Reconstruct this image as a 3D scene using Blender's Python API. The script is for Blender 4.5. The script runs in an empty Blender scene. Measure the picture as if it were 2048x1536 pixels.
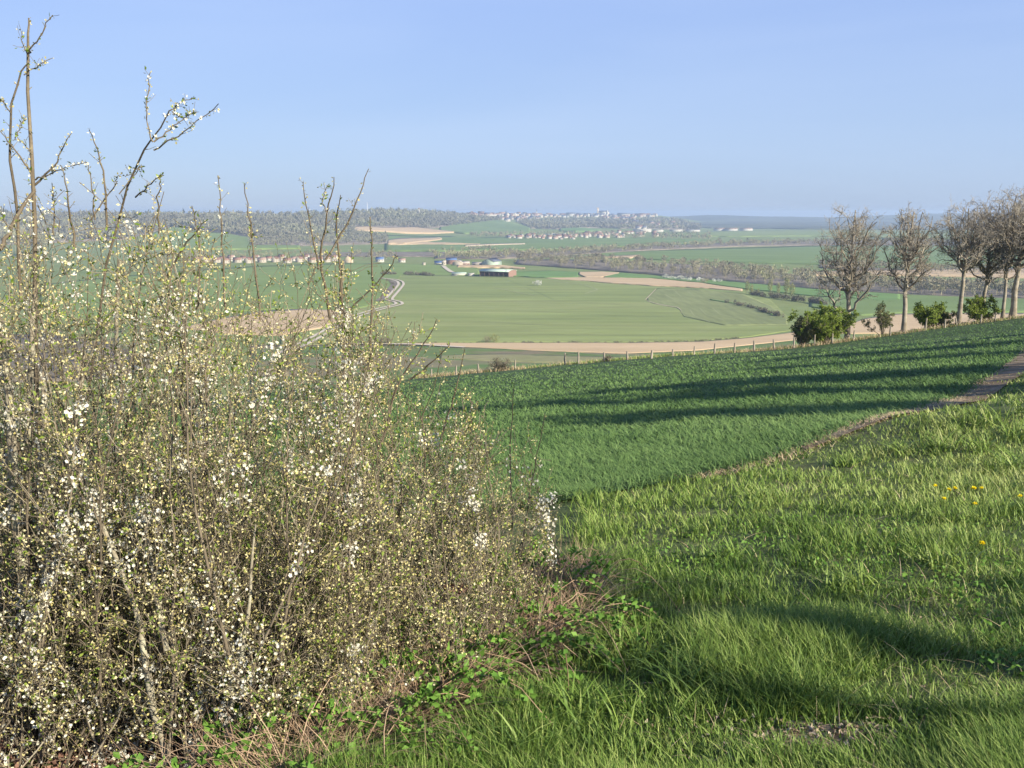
import bpy, math, random
import numpy as np

R = math.radians
C = bpy.context.scene.collection
sc = bpy.context.scene
rng = np.random.default_rng(7)
random.seed(7)

# ------------------------------------------------------------------ camera
F = 1774.0                                   # focal length in pixels of a 2048 wide frame
PIT = math.atan(343 / F)
cd = bpy.data.cameras.new("camera"); cam = bpy.data.objects.new("camera", cd); C.objects.link(cam)
cd.sensor_width = 36; cd.lens = 36 * F / 2048; cd.clip_start = 0.1; cd.clip_end = 60000
cam.location = (0, 0, 0); cam.rotation_euler = (math.pi / 2 - PIT, 0, 0)
sc.camera = cam

# ------------------------------------------------------------------ world, sun, exposure
SUN_EL = 29.0
SAZ = (0.80, -0.60)                          # horizontal direction towards the sun
w = bpy.data.worlds.new("World"); sc.world = w; w.use_nodes = True
nt = w.node_tree; bg = nt.nodes["Background"]
sky = nt.nodes.new("ShaderNodeTexSky"); sky.sky_type = 'NISHITA'; sky.sun_disc = False
sky.sun_elevation = R(SUN_EL); sky.sun_rotation = math.atan2(SAZ[0], SAZ[1])
sky.air_density = 1.15; sky.dust_density = 0.3; sky.ozone_density = 4.0; sky.altitude = 150
SKY_MUL = (0.90, 0.97, 1.10, 1)
tc = nt.nodes.new("ShaderNodeTexCoord"); mp = nt.nodes.new("ShaderNodeMapping")
mp.inputs['Scale'].default_value = (1.0, 1.6, 7.0); mp.inputs['Rotation'].default_value = (0.12, -0.10, 0.3)
nz = nt.nodes.new("ShaderNodeTexNoise"); nz.inputs['Scale'].default_value = 1.3; nz.inputs['Detail'].default_value = 4
nz.inputs['Roughness'].default_value = 0.5; nz.inputs['Distortion'].default_value = 0.4
mr = nt.nodes.new("ShaderNodeMapRange"); mr.inputs[1].default_value = 0.40; mr.inputs[2].default_value = 0.75
mr.inputs[3].default_value = 0.0; mr.inputs[4].default_value = 0.22
tint = nt.nodes.new("ShaderNodeMix"); tint.data_type = 'RGBA'; tint.blend_type = 'MULTIPLY'; tint.inputs[0].default_value = 1
tint.inputs[7].default_value = SKY_MUL
cir = nt.nodes.new("ShaderNodeMix"); cir.data_type = 'RGBA'; cir.inputs[7].default_value = (4.4, 5.3, 7.0, 1)
L = nt.links.new
L(tc.outputs['Generated'], mp.inputs[0]); L(mp.outputs[0], nz.inputs['Vector']); L(nz.outputs['Fac'], mr.inputs[0])
# clear blue air: the low sky keeps the even blue of a dry spring morning
sx = nt.nodes.new("ShaderNodeSeparateXYZ"); L(tc.outputs['Generated'], sx.inputs[0])
hr = nt.nodes.new("ShaderNodeValToRGB"); L(sx.outputs['Z'], hr.inputs[0])
for k_, (p_, c_) in enumerate([(0.0, (.34, .46, .70)), (.08, (.385, .51, .78)), (.25, (.375, .51, .88)), (.45, (.25, .39, .80)), (1., (.08, .2, .6))]):
    el = hr.color_ramp.elements[k_] if k_ < 2 else hr.color_ramp.elements.new(p_)
    el.position = p_; el.color = (*c_, 1)
hs = nt.nodes.new("ShaderNodeVectorMath"); hs.operation = 'SCALE'; hs.inputs['Scale'].default_value = 7.2; L(hr.outputs[0], hs.inputs[0])
even = nt.nodes.new("ShaderNodeMix"); even.data_type = 'RGBA'; even.inputs[0].default_value = 0.78
L(sky.outputs[0], tint.inputs[6]); L(tint.outputs[2], even.inputs[6]); L(hs.outputs[0], even.inputs[7]); L(even.outputs[2], cir.inputs[6]); L(mr.outputs[0], cir.inputs[0])
L(cir.outputs[2], bg.inputs[0]); bg.inputs[1].default_value = 0.075
sd = bpy.data.lights.new("sun", 'SUN'); sd.energy = 5.0; sd.angle = R(0.55); sd.color = (1.0, 0.93, 0.79)
sun = bpy.data.objects.new("sun", sd); C.objects.link(sun)
from mathutils import Vector
sv = Vector((SAZ[0] * math.cos(R(SUN_EL)), SAZ[1] * math.cos(R(SUN_EL)), math.sin(R(SUN_EL))))
sun.rotation_euler = sv.to_track_quat('Z', 'Y').to_euler(); sun.location = (30, -20, 30)
sc.view_settings.view_transform = 'Standard'; sc.view_settings.look = 'None'
sc.view_settings.exposure = 1.04; sc.view_settings.gamma = 1
try: sc.cycles.volume_bounces = 0; sc.cycles.transparent_max_bounces = 8; sc.cycles.max_bounces = 6
except Exception: pass

# ------------------------------------------------------------------ helpers
def interp(x, pts):
    p = sorted(pts); return np.interp(x, [a for a, b in p], [b for a, b in p])

_T = np.random.default_rng(3).random((256, 256))
def vnoise(x, y):
    x = np.asarray(x, float); y = np.asarray(y, float)
    xi = np.floor(x).astype(int); yi = np.floor(y).astype(int); fx = x - xi; fy = y - yi
    fx = fx * fx * (3 - 2 * fx); fy = fy * fy * (3 - 2 * fy)
    a = _T[xi & 255, yi & 255]; b = _T[(xi + 1) & 255, yi & 255]; c = _T[xi & 255, (yi + 1) & 255]; d = _T[(xi + 1) & 255, (yi + 1) & 255]
    return (a * (1 - fx) + b * fx) * (1 - fy) + (c * (1 - fx) + d * fx) * fy
def fbm(x, y, o=3):
    s = 0; a = 1; t = 0
    for k in range(o):
        s = s + a * vnoise(x * 2 ** k + 17 * k, y * 2 ** k + 31 * k); t += a; a *= .5
    return s / t

FOOT = [(-900, 500), (0, 500), (300, 494), (560, 490), (700, 480), (950, 471), (1100, 468), (1200, 467), (1360, 465), (1460, 462), (3000, 462)]
CRY = [(-900, 426), (0, 427), (120, 430), (300, 432), (420, 431), (600, 429), (700, 425), (780, 422), (860, 425), (940, 429), (1020, 429), (1110, 431), (1200, 430), (1310, 430.5), (1350, 437), (1400, 449), (1450, 462), (3000, 470)]
CRD = [(-900, 3200), (0, 3300), (300, 3400), (700, 3900), (780, 4300), (950, 5200), (1100, 6600), (1200, 7000), (3000, 7000)]
FCR = [(-900, 445), (1000, 445), (1250, 441), (1330, 436), (1400, 433), (1470, 435), (1560, 437), (1640, 438), (1740, 434), (1800, 431), (1900, 430), (2048, 430), (2500, 432), (3500, 438)]
V0 = -86.0
def height(X, Y):
    X = np.asarray(X, float); Y = np.asarray(Y, float)
    Yc = np.maximum(Y, -25.)
    e = 122 + 0.16 * np.clip(X, -60, 90)
    near = -1.6 - 0.1605 * Yc + 0.096 * 150 * np.tanh(X / 150) - 0.14 * 8 * np.logaddexp(0, (Yc - e) / 8) + 0.022 * np.clip(X - 42, 0, 100) - .75 * np.exp(-((X - 36) / 16) ** 2) * np.clip((Yc - 50) / 40, 0, 1) + .2 * np.exp(-((X + 2) / 12) ** 2) * np.clip((Yc - 50) / 40, 0, 1)
    near = near + 0.10 * (fbm(X * .22, Y * .22) - .5) * np.clip(Y / 10, 0.4, 1) + 0.7 * (fbm(X * .03 + 5, Y * .03) - .5) * np.clip((Y - 15) / 40, 0, 1)
    # verge mound on the right
    near = near + 0.28 * np.exp(-((X - 6.4) ** 2 / 4.0 + (Y - 11.4) ** 2 / 3.0)) - 0.15 * np.exp(-((X - 9.3) ** 2 / 2 + (Y - 16.5) ** 2 / 12.0))
    px = 1024 + F * 0.98 * X / np.maximum(Y, 50.)
    px = np.clip(px, -900, 3000)
    fy = np.interp(px, *zip(*FOOT)); cy = np.interp(px, *zip(*CRY)); dc = np.interp(px, *zip(*CRD)); fc = np.interp(px, *zip(*FCR))
    Yf = -V0 * F / (fy - 425.0)
    zc = -(cy - 425.0) / F * dc
    und = 2.2 * (fbm(X * .004 + 3, Y * .004) - .5) * np.clip((Y - 400) / 300, 0, 1)
    t = np.clip((Y - Yf) / np.maximum(dc - Yf, 50.), 0, 1)
    s = t * t * (3 - 2 * t); s = 0.5 * s + 0.5 * t ** 1.15
    up = V0 + (np.maximum(zc, V0) - V0) * s
    up = up + (fbm(X * .0022 + 9, Y * .0022 + 4) - .5) * 26 * np.sin(np.pi * np.clip(t, 0, 1)) ** 1
    b = np.clip((Y - dc) / 2500., 0, 1)
    up = up + (V0 - up) * b * b * (3 - 2 * b)
    zf = -(fc - 428.5) / F * 9500. + (fbm(px * .012 + 40, px * 0 + 2) - .5) * 16 + (fbm(px * .10, px * 0 + 7) - .5) * 5
    q = np.exp(-((Y - 9500) / np.where(Y < 9500, 1500., 2500.)) ** 2)
    up = up * (1 - q) + zf * q
    val = up + und
    k = 5.0
    z = np.maximum(near, val) + k * np.log1p(np.exp(-np.abs(near - val) / k)) * np.clip((Y - 150) / 100, 0, 1)
    return np.where(Y < 150, np.maximum(near, V0), z)

def raydir(px, py):
    px = np.asarray(px, float); py = np.asarray(py, float)
    a = (px - 1024) / F; d = (py - 768) / F
    return np.stack([a, np.cos(PIT) - d * np.sin(PIT), -np.sin(PIT) - d * np.cos(PIT)], -1)
TS = np.geomspace(1.2, 16500, 520)
def hit(px, py):
    """where the line of sight through a photograph point meets the terrain"""
    d = raydir(px, py); sh = d.shape[:-1]; d = d.reshape(-1, 3); out = np.zeros((len(d), 3))
    for i0 in range(0, len(d), 4000):
        q = d[i0:i0 + 4000]
        P = q[:, None, :] * TS[None, :, None]
        below = P[..., 2] < height(P[..., 0], P[..., 1])
        k = np.where(below.any(1), below.argmax(1), len(TS) - 1)
        lo = TS[np.maximum(k - 1, 0)]; hi = TS[k]
        for _ in range(16):
            m = (lo + hi) / 2; p = q * m[:, None]; bl = p[:, 2] < height(p[:, 0], p[:, 1])
            hi = np.where(bl, m, hi); lo = np.where(bl, lo, m)
        out[i0:i0 + 4000] = q * hi[:, None]
    return out.reshape(sh + (3,))
def at(px, py, Y):
    d = raydir(px, py); return d * (np.asarray(Y, float) / d[..., 1])[..., None]

def near_hits(n, x0, x1, y0, y1):
    """n random ground points, spread evenly over a window of the view"""
    gx_ = np.linspace(x0, x1, 90); gy_ = np.linspace(y0, y1, 90); G = hit(*np.meshgrid(gx_, gy_))
    u = rng.uniform(0, 88.999, n); v_ = rng.uniform(0, 88.999, n); i, j = u.astype(int), v_.astype(int); f, h_ = (u - i)[:, None], (v_ - j)[:, None]
    return (G[j, i] * (1 - f) + G[j, i + 1] * f) * (1 - h_) + (G[j + 1, i] * (1 - f) + G[j + 1, i + 1] * f) * h_

# ---- meshes
def mesh(name, V, faces, mats, parent=None, loc=(0, 0, 0), mi=None, v=None, smooth=False):
    """faces: list of int arrays (n,k). v: per-vertex float attribute."""
    V = np.asarray(V, np.float64).reshape(-1, 3) - np.asarray(loc)
    if not isinstance(faces, (list, tuple)): faces = [faces]
    me = bpy.data.meshes.new(name)
    me.vertices.add(len(V)); me.vertices.foreach_set('co', V.astype(np.float32).ravel())
    fl = [np.asarray(f, np.int32) for f in faces if len(f)]
    nl = sum(f.size for f in fl); nf = sum(len(f) for f in fl)
    me.loops.add(nl); me.polygons.add(nf)
    me.loops.foreach_set('vertex_index', np.concatenate([f.ravel() for f in fl]))
    tot = np.concatenate([np.full(len(f), f.shape[1], np.int32) for f in fl])
    me.polygons.foreach_set('loop_start', np.concatenate([[0], np.cumsum(tot)[:-1]]).astype(np.int32))
    if mi is not None: me.polygons.foreach_set('material_index', np.asarray(mi, np.int32))
    if smooth: me.polygons.foreach_set('use_smooth', np.ones(nf, bool))
    if v is not None:
        a = me.attributes.new('v', 'FLOAT', 'POINT'); a.data.foreach_set('value', np.asarray(v, np.float32))
    me.update(calc_edges=True)
    for m in (mats if isinstance(mats, (list, tuple)) else [mats]): me.materials.append(m)
    o = bpy.data.objects.new(name, me); C.objects.link(o)
    if parent is not None: o.parent = parent
    else: o.location = loc
    return o
def tag(o, label=None, cat=None, group=None, kind=None):
    if label: o['label'] = label
    if cat: o['category'] = cat
    if group: o['group'] = group
    if kind: o['kind'] = kind
    return o
def thing(name, label, cat, loc, group=None, rz=0):
    o = bpy.data.objects.new(name, None); C.objects.link(o); o.location = tuple(loc); o.rotation_euler = (0, 0, rz)
    o.empty_display_size = .2
    return tag(o, label, cat, group)
class MB:
    def __init__(s): s.V = []; s.Q = []; s.T = []; s.v = []; s.n = 0
    def add(s, V, Q=None, T=None, v=None):
        V = np.asarray(V, float).reshape(-1, 3)
        if Q is not None and len(Q): s.Q.append(np.asarray(Q) + s.n)
        if T is not None and len(T): s.T.append(np.asarray(T) + s.n)
        s.V.append(V); s.v.append(np.full(len(V), 0.5) if v is None else np.broadcast_to(np.asarray(v, float), (len(V),)))
        s.n += len(V)
    def build(s, name, mats, parent=None, loc=(0, 0, 0), smooth=False):
        f = []
        if s.Q: f.append(np.concatenate(s.Q))
        if s.T: f.append(np.concatenate(s.T))
        return mesh(name, np.concatenate(s.V), f, mats, parent, loc, v=np.concatenate(s.v), smooth=smooth)
def box(b, c, sz, rz=0, v=.5):
    x, y, z = np.array(sz) / 2
    P = np.array([[-x, -y, -z], [x, -y, -z], [x, y, -z], [-x, y, -z], [-x, -y, z], [x, -y, z], [x, y, z], [-x, y, z]])
    cs, sn = math.cos(rz), math.sin(rz); P = P @ np.array([[cs, sn, 0], [-sn, cs, 0], [0, 0, 1]]) + np.array(c)
    b.add(P, [[0, 3, 2, 1], [4, 5, 6, 7], [0, 1, 5, 4], [1, 2, 6, 5], [2, 3, 7, 6], [3, 0, 4, 7]], v=v)

def tubes(b, P, r, S=4, v=None):
    """P (N,K,3) polylines, r (N,K) radii, added as tubes with S sides"""
    P = np.asarray(P, float); r = np.asarray(r, float); N, K, _ = P.shape
    T = np.gradient(P, axis=1); T /= np.linalg.norm(T, axis=2, keepdims=True) + 1e-9
    ref = np.where(np.abs(T[:, :1, 2:3]) > .9, np.array([1., 0, 0]), np.array([0, 0, 1.])); ref = np.broadcast_to(ref, T.shape)
    n1 = np.cross(T, ref); n1 /= np.linalg.norm(n1, axis=2, keepdims=True) + 1e-9; n2 = np.cross(T, n1)
    a = np.arange(S) * 2 * np.pi / S
    V = P[:, :, None, :] + r[:, :, None, None] * (np.cos(a)[:, None] * n1[:, :, None, :] + np.sin(a)[:, None] * n2[:, :, None, :])
    idx = np.arange(N * K * S).reshape(N, K, S)
    q = np.stack([idx[:, :-1, :], np.roll(idx, -1, 2)[:, :-1, :], np.roll(idx, -1, 2)[:, 1:, :], idx[:, 1:, :]], -1).reshape(-1, 4)
    vv = None if v is None else np.repeat(np.asarray(v, float), K * S)
    b.add(V.reshape(-1, 3), q, v=vv)
def unit(a): return a / (np.linalg.norm(a, axis=-1, keepdims=True) + 1e-9)
def grow(P, r, n, L, K=4, out=.8, up=.25, t0=.25, t1=1., rs=.5, wig=.12, rmin=.0008, taper=.35, tlen=0.5):
    """n children on every parent polyline; returns child polylines and radii"""
    N, KP, _ = P.shape
    t = rng.uniform(t0, t1, (N, n)) * (KP - 1); i = np.minimum(t.astype(int), KP - 2); f = (t - i)[..., None]
    ar = np.arange(N)[:, None]
    p0 = P[ar, i] * (1 - f) + P[ar, i + 1] * f
    tan = unit(P[ar, i + 1] - P[ar, i]); r0 = r[ar, i] * (1 - f[..., 0]) + r[ar, i + 1] * f[..., 0]
    rnd = rng.normal(size=(N, n, 3)); rnd -= (rnd * tan).sum(-1, keepdims=True) * tan; rnd = unit(rnd)
    d = unit(tan * (1 - out) + rnd * out + np.array([0, 0, up]))
    Ln = rng.uniform(L[0], L[1], (N, n)) * (1 - tlen * (t / (KP - 1)))
    s = np.linspace(0, 1, K)
    Q = p0[:, :, None, :] + d[:, :, None, :] * (Ln[..., None] * s)[..., None]
    Q[..., 2] += (Ln[..., None] * up * s ** 2 * .6)
    w_ = np.cumsum(rng.normal(size=(N, n, K, 3)), axis=2) * (wig / K ** .5); w_ -= w_[:, :, :1]
    Q += w_ * Ln[..., None, None]
    rr = np.maximum(r0[..., None] * rs * (1 - (1 - taper) * s), rmin)
    return Q.reshape(N * n, K, 3), rr.reshape(N * n, K)
def points_on(P, n):
    N, K, _ = P.shape
    t = rng.uniform(.08, 1, (N, n)) * (K - 1); i = np.minimum(t.astype(int), K - 2); f = (t - i)[..., None]; ar = np.arange(N)[:, None]
    tan = unit(P[ar, i + 1] - P[ar, i])
    return (P[ar, i] * (1 - f) + P[ar, i + 1] * f).reshape(-1, 3), tan.reshape(-1, 3)
def leaves(b, p, d, Ln, Wd, v=None, fold=0.2):
    """small pointed leaves: 4-vertex diamonds of two triangles"""
    N = len(p); d = unit(d); s = unit(np.cross(d, rng.normal(size=(N, 3)))); up = np.cross(s, d)
    Ln = np.broadcast_to(Ln, (N,))[:, None]; Wd = np.broadcast_to(Wd, (N,))[:, None]
    a = p; bb = p + d * Ln * .5 + s * Wd * .5 + up * Wd * fold; c = p + d * Ln; e = p + d * Ln * .5 - s * Wd * .5 + up * Wd * fold
    V = np.stack([a, bb, c, e], 1).reshape(-1, 3); i = np.arange(N)[:, None] * 4
    T = np.concatenate([i + np.array([[0, 1, 2]]), i + np.array([[0, 2, 3]])])
    vv = rng.random(N) if v is None else v
    b.add(V, T=T, v=np.repeat(vv, 4))
def flowers(b, p, nrm, size):
    """five open petals each"""
    N = len(p); nrm = unit(nrm); u = unit(np.cross(nrm, rng.normal(size=(N, 3)))); w2 = np.cross(nrm, u)
    size = np.broadcast_to(size, (N,)); val = rng.random(N)
    for k in range(5):
        a = 2 * np.pi * k / 5; d = u * math.cos(a) + w2 * math.sin(a); s = -u * math.sin(a) + w2 * math.cos(a); z = size[:, None]
        V = np.stack([p, p + d * z * .35 + s * z * .24 + nrm * z * .12, p + d * z * .56 + nrm * z * .2, p + d * z * .35 - s * z * .24 + nrm * z * .12], 1).reshape(-1, 3)
        b.add(V, Q=np.arange(N * 4).reshape(-1, 4), v=np.repeat(val, 4))
def blades(b, p, hgt, wid, lean, v, levels=3, droop=.5, dirs=None):
    N = len(p); az = rng.uniform(0, 2 * np.pi, N) if dirs is None else dirs
    d = np.stack([np.cos(az), np.sin(az), 0 * az], 1); a2 = az + rng.uniform(.8, 2.3, N)
    s = np.stack([np.cos(a2), np.sin(a2), 0 * az], 1)
    hgt = np.broadcast_to(hgt, (N,))[:, None]; wid = np.broadcast_to(wid, (N,))[:, None]; lean = np.broadcast_to(lean, (N,))[:, None]
    rows = []
    for k in range(levels + 1):
        t = k / levels
        c = p + np.array([0, 0, 1.]) * hgt * (t - droop * .45 * t * t * lean) + d * hgt * lean * (t ** 1.7)
        if k == levels: rows.append(c)
        else:
            ww = wid * (1 - t ** 2) * .5; rows += [c - s * ww, c + s * ww]
    V = np.stack(rows, 1).reshape(-1, 3); m = 2 * levels + 1; i = np.arange(N)[:, None] * m
    Q = [i + np.array([[2 * k, 2 * k + 1, 2 * k + 3, 2 * k + 2]]) for k in range(levels - 1)]
    T = i + np.array([[2 * levels - 2, 2 * levels - 1, 2 * levels]])
    b.add(V, Q=np.concatenate(Q) if Q else None, T=T, v=np.repeat(v, m))

# ---- materials
def M(name, cols, scale=1.0, detail=4, stretch=(1, 1, 1), attr=0.0, rough=.92, trans=0.0, bump=0.0, bscale=20., fine=None, lo=.3, hi=.7, rot=0.0, spec=.15, wave=None):
    m = bpy.data.materials.new(name); m.use_nodes = True; t = m.node_tree; n = t.nodes; l = t.links.new
    bs = n['Principled BSDF']; bs.inputs['Roughness'].default_value = rough; bs.inputs['Specular IOR Level'].default_value = spec
    co = n.new('ShaderNodeTexCoord'); ma = n.new('ShaderNodeMapping'); ma.inputs['Scale'].default_value = stretch; ma.inputs['Rotation'].default_value = (0, 0, rot)
    l(co.outputs['Object'], ma.inputs[0])
    no = n.new('ShaderNodeTexNoise'); no.inputs['Scale'].default_value = scale; no.inputs['Detail'].default_value = detail; no.inputs['Roughness'].default_value = .6
    l(ma.outputs[0], no.inputs['Vector'])
    rm = n.new('ShaderNodeMapRange'); rm.inputs[1].default_value = lo; rm.inputs[2].default_value = hi; l(no.outputs['Fac'], rm.inputs[0])
    fac = rm.outputs[0]
    if attr:
        at_ = n.new('ShaderNodeAttribute'); at_.attribute_name = 'v'; mx = n.new('ShaderNodeMix'); mx.inputs[0].default_value = attr
        l(fac, mx.inputs[2]); l(at_.outputs['Fac'], mx.inputs[3]); fac = mx.outputs[0]
    cr = n.new('ShaderNodeValToRGB'); e = cr.color_ramp.elements
    for k, c in enumerate(cols):
        p = k / (len(cols) - 1)
        if k < 2: el = e[k]; el.position = p
        else: el = e.new(p)
        el.color = (*c, 1)
    e = sorted(cr.color_ramp.elements, key=lambda q: q.position)
    if len(cols) > 2:
        while len(cr.color_ramp.elements) > 0 and False: pass
        for k, c in enumerate(cols): pass
    l(fac, cr.inputs[0]); col = cr.outputs[0]
    for fs, fa, fst in (fine or []):
        m2 = n.new('ShaderNodeMapping'); m2.inputs['Scale'].default_value = fst; m2.inputs['Rotation'].default_value = (0, 0, rot); l(co.outputs['Object'], m2.inputs[0])
        n2 = n.new('ShaderNodeTexNoise'); n2.inputs['Scale'].default_value = fs; n2.inputs['Detail'].default_value = 3; l(m2.outputs[0], n2.inputs['Vector'])
        r2 = n.new('ShaderNodeMapRange'); r2.inputs[1].default_value = .32; r2.inputs[2].default_value = .68; r2.inputs[3].default_value = 1 - fa; r2.inputs[4].default_value = 1 + fa; l(n2.outputs['Fac'], r2.inputs[0])
        x = n.new('ShaderNodeVectorMath'); x.operation = 'SCALE'; l(col, x.inputs[0]); l(r2.outputs[0], x.inputs['Scale']); col = x.outputs[0]
    l(col, bs.inputs['Base Color'])
    if bump:
        bn = n.new('ShaderNodeTexNoise'); bn.inputs['Scale'].default_value = bscale; bn.inputs['Detail'].default_value = 4; l(co.outputs['Object'], bn.inputs['Vector'])
        bp = n.new('ShaderNodeBump'); bp.inputs['Strength'].default_value = 1; bp.inputs['Distance'].default_value = bump; l(bn.outputs['Fac'], bp.inputs['Height']); l(bp.outputs[0], bs.inputs['Normal'])
    if trans:
        tr = n.new('ShaderNodeBsdfTranslucent'); l(col, tr.inputs[0]); ms = n.new('ShaderNodeMixShader'); ms.inputs[0].default_value = trans
        l(bs.outputs[0], ms.inputs[1]); l(tr.outputs[0], ms.inputs[2]); l(ms.outputs[0], n['Material Output'].inputs[0])
    return m
def sm(name, c, var=.15, **k):
    a = tuple(x * (1 - var) for x in c); b = tuple(min(x * (1 + var), .9) for x in c)
    return M(name, [a, b], **{**dict(scale=2.0), **k})

m_ground = M('ground_grass', [(.040, .060, .018), (.085, .105, .035), (.13, .12, .05)], scale=1.1, bump=.03, bscale=18, fine=[(9, .3, (1, 1, 1))])
m_far = M('far_grass', [(.12, .155, .050), (.145, .18, .058), (.165, .18, .065)], scale=.004, stretch=(1, 2.5, 1), fine=[(.05, .12, (1, 3, 1))])
m_bigfield = M('young_cereal', [(.145, .178, .060), (.175, .205, .068), (.205, .222, .085)], scale=.006, stretch=(.5, 2.2, 1), fine=[(.045, .11, (.14, 1.6, 1)), (.4, .06, (.2, 1, 1)), (.02, .09, (.5, 3, 1))], rot=-.12)
m_sparse = M('sparse_cereal', [(.148, .170, .066), (.175, .192, .078)], scale=.01, fine=[(.22, .13, (1, .12, 1)), (.03, .08, (1, 2, 1))], rot=.35)
m_leftfield = M('green_meadow', [(.125, .175, .048), (.155, .205, .060)], scale=.01, stretch=(.5, 2, 1), fine=[(.08, .12, (.3, 2, 1))])
m_bright = M('bright_cereal', [(.10, .175, .05), (.125, .20, .06)], scale=.01, fine=[(.05, .1, (.4, 2, 1))])
m_deep = M('deep_green_cereal', [(.105, .155, .048), (.135, .185, .058)], scale=.004, fine=[(.01, .12, (.5, 2, 1))])
m_yel = M('yellow_green_field', [(.14, .19, .055), (.17, .20, .07)], scale=.006, fine=[(.02, .12, (.5, 3, 1))])
m_soil = M('ploughed_soil', [(.36, .262, .150), (.44, .325, .195)], scale=.02, stretch=(.4, 2, 1), fine=[(.4, .08, (.2, 2.4, 1)), (1.5, .06, (1, 1, 1))])
m_line = M('field_line', [(.20, .225, .10), (.24, .25, .125)], scale=.05)
m_soil2 = M('pale_soil', [(.33, .27, .19), (.38, .31, .22)], scale=.01, stretch=(.4, 2, 1), fine=[(.05, .08, (.3, 2, 1))])
m_meadow = M('rough_meadow', [(.150, .125, .075), (.105, .135, .045), (.080, .135, .038), (.15, .135, .075)], scale=.022, stretch=(.35, 1.2, 1), fine=[(.3, .14, (.4, 1.5, 1))], lo=.40, hi=.60)
m_woodfloor = M('wood_floor', [(.13, .11, .085), (.18, .15, .115)], scale=.02, fine=[(.05, .25, (1, 1, 1))])
m_drymeadow = M('dry_meadow', [(.15, .165, .065), (.21, .185, .10)], scale=.03, stretch=(.4, 1.5, 1), fine=[(.2, .12, (.4, 1, 1))])
m_forest = M('far_forest_green', [(.035, .045, .028), (.065, .070, .045), (.11, .12, .06)], scale=.0016, fine=[(.02, .2, (1, .5, 1))])
m_fence_grass = M('fence_side_grass', [(.07, .12, .03), (.15, .15, .06)], scale=.3, fine=[(1.5, .25, (1, 1, 1))])
m_track = M('track_gravel', [(.40, .34, .26), (.46, .40, .31)], scale=.1, fine=[(.6, .1, (1, 1, 1))])
m_earth = M('path_earth', [(.10, .068, .038), (.165, .118, .070), (.24, .19, .13)], scale=1.6, bump=.02, bscale=14, fine=[(11, .3, (1, 1, 1))])
m_cropsoil = M('crop_soil', [(.035, .060, .022), (.055, .085, .030)], scale=2, bump=.03, bscale=8, fine=[(7, .3, (1, 1, 1)), (.25, .2, (1, 1, 1))])
m_wheat = M('wheat_leaf', [(.058, .112, .034), (.112, .188, .054), (.205, .290, .100)], scale=.12, attr=.8, rough=.6, trans=.22, spec=.12)
m_grass = M('grass_blade', [(.052, .112, .018), (.135, .215, .033), (.255, .335, .075), (.42, .42, .16)], scale=.5, attr=.72, rough=.55, trans=.25, spec=.25)
m_straw = M('straw', [(.24, .17, .10), (.42, .32, .19), (.52, .42, .27)], scale=3, attr=.8)
m_stalk = M('dead_stalk', [(.13, .085, .05), (.30, .20, .125), (.44, .32, .21)], scale=3, attr=.8)
m_bark = M('blackthorn_bark', [(.07, .056, .038), (.18, .145, .10), (.38, .33, .235)], scale=9, attr=.55, bump=.004, bscale=60)
m_lichen = M('lichen_bark', [(.15, .12, .085), (.27, .24, .17), (.38, .36, .25)], scale=22, bump=.006, bscale=50, rough=.95)
m_bud = M('pale_bud', [(.25, .205, .065), (.44, .38, .145), (.60, .53, .26), (.70, .64, .42)], scale=3, attr=.85, trans=.15)
m_leaf = M('new_leaf', [(.08, .13, .02), (.18, .25, .04), (.32, .38, .08)], scale=3, attr=.85, trans=.3, rough=.6)
m_petal = M('petal', [(.58, .54, .40), (.76, .74, .64)], scale=5, attr=.8, trans=.25)
m_bramble = M('bramble_leaf', [(.08, .17, .025), (.17, .30, .05)], scale=3, attr=.8, trans=.25, rough=.55)
m_deadleaf = M('dead_leaf', [(.20, .10, .065), (.34, .20, .14)], scale=8, attr=.5, trans=.15)
m_litter = M('litter_leaf', [(.15, .10, .07), (.30, .23, .16), (.46, .38, .29)], scale=8, attr=.8)
m_oak = M('oak_bark', [(.12, .095, .07), (.24, .20, .145), (.42, .38, .30)], scale=1.1, bump=.03, bscale=6, attr=.4)
m_twig = M('oak_twig', [(.24, .215, .175), (.44, .39, .315)], scale=2, attr=.7)
m_oakbud = M('oak_bud', [(.20, .16, .10), (.32, .28, .18)], scale=2, attr=.8)
m_shrub = M('shrub_leaf', [(.10, .15, .025), (.19, .25, .04), (.27, .32, .07)], scale=1.2, attr=.6, trans=.25)
m_shrub2 = M('dull_shrub_leaf', [(.06, .09, .03), (.14, .15, .06), (.20, .17, .09)], scale=1.2, attr=.6, trans=.2)
m_wood = M('bare_wood', [(.13, .112, .075), (.195, .17, .11), (.255, .235, .14), (.25, .28, .11)], scale=.008, attr=.62)
m_woodhill = M('hill_wood', [(.12, .11, .078), (.175, .165, .11), (.21, .22, .11)], scale=.003, attr=.55)
m_conifer = M('dark_wood', [(.03, .045, .025), (.06, .075, .04)], scale=.01, attr=.5)
m_poplar = M('poplar_leaf', [(.19, .20, .07), (.27, .27, .11)], scale=.3, attr=.7)
m_white = M('white_blossom_far', [(.40, .40, .33), (.60, .60, .52)], scale=.8, attr=.8)
m_hedge = M('hedge_twigs', [(.075, .07, .05), (.13, .12, .08), (.19, .17, .10)], scale=.1, attr=.7)
m_post = M('post_wood', [(.20, .17, .13), (.36, .32, .25)], scale=6, stretch=(1, 1, .2), bump=.01, bscale=20)
m_wire = sm('wire', (.35, .33, .28))
m_yellow = M('dandelion_petal', [(.85, .66, .02), (.95, .82, .04)], scale=30, attr=.5)
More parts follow.
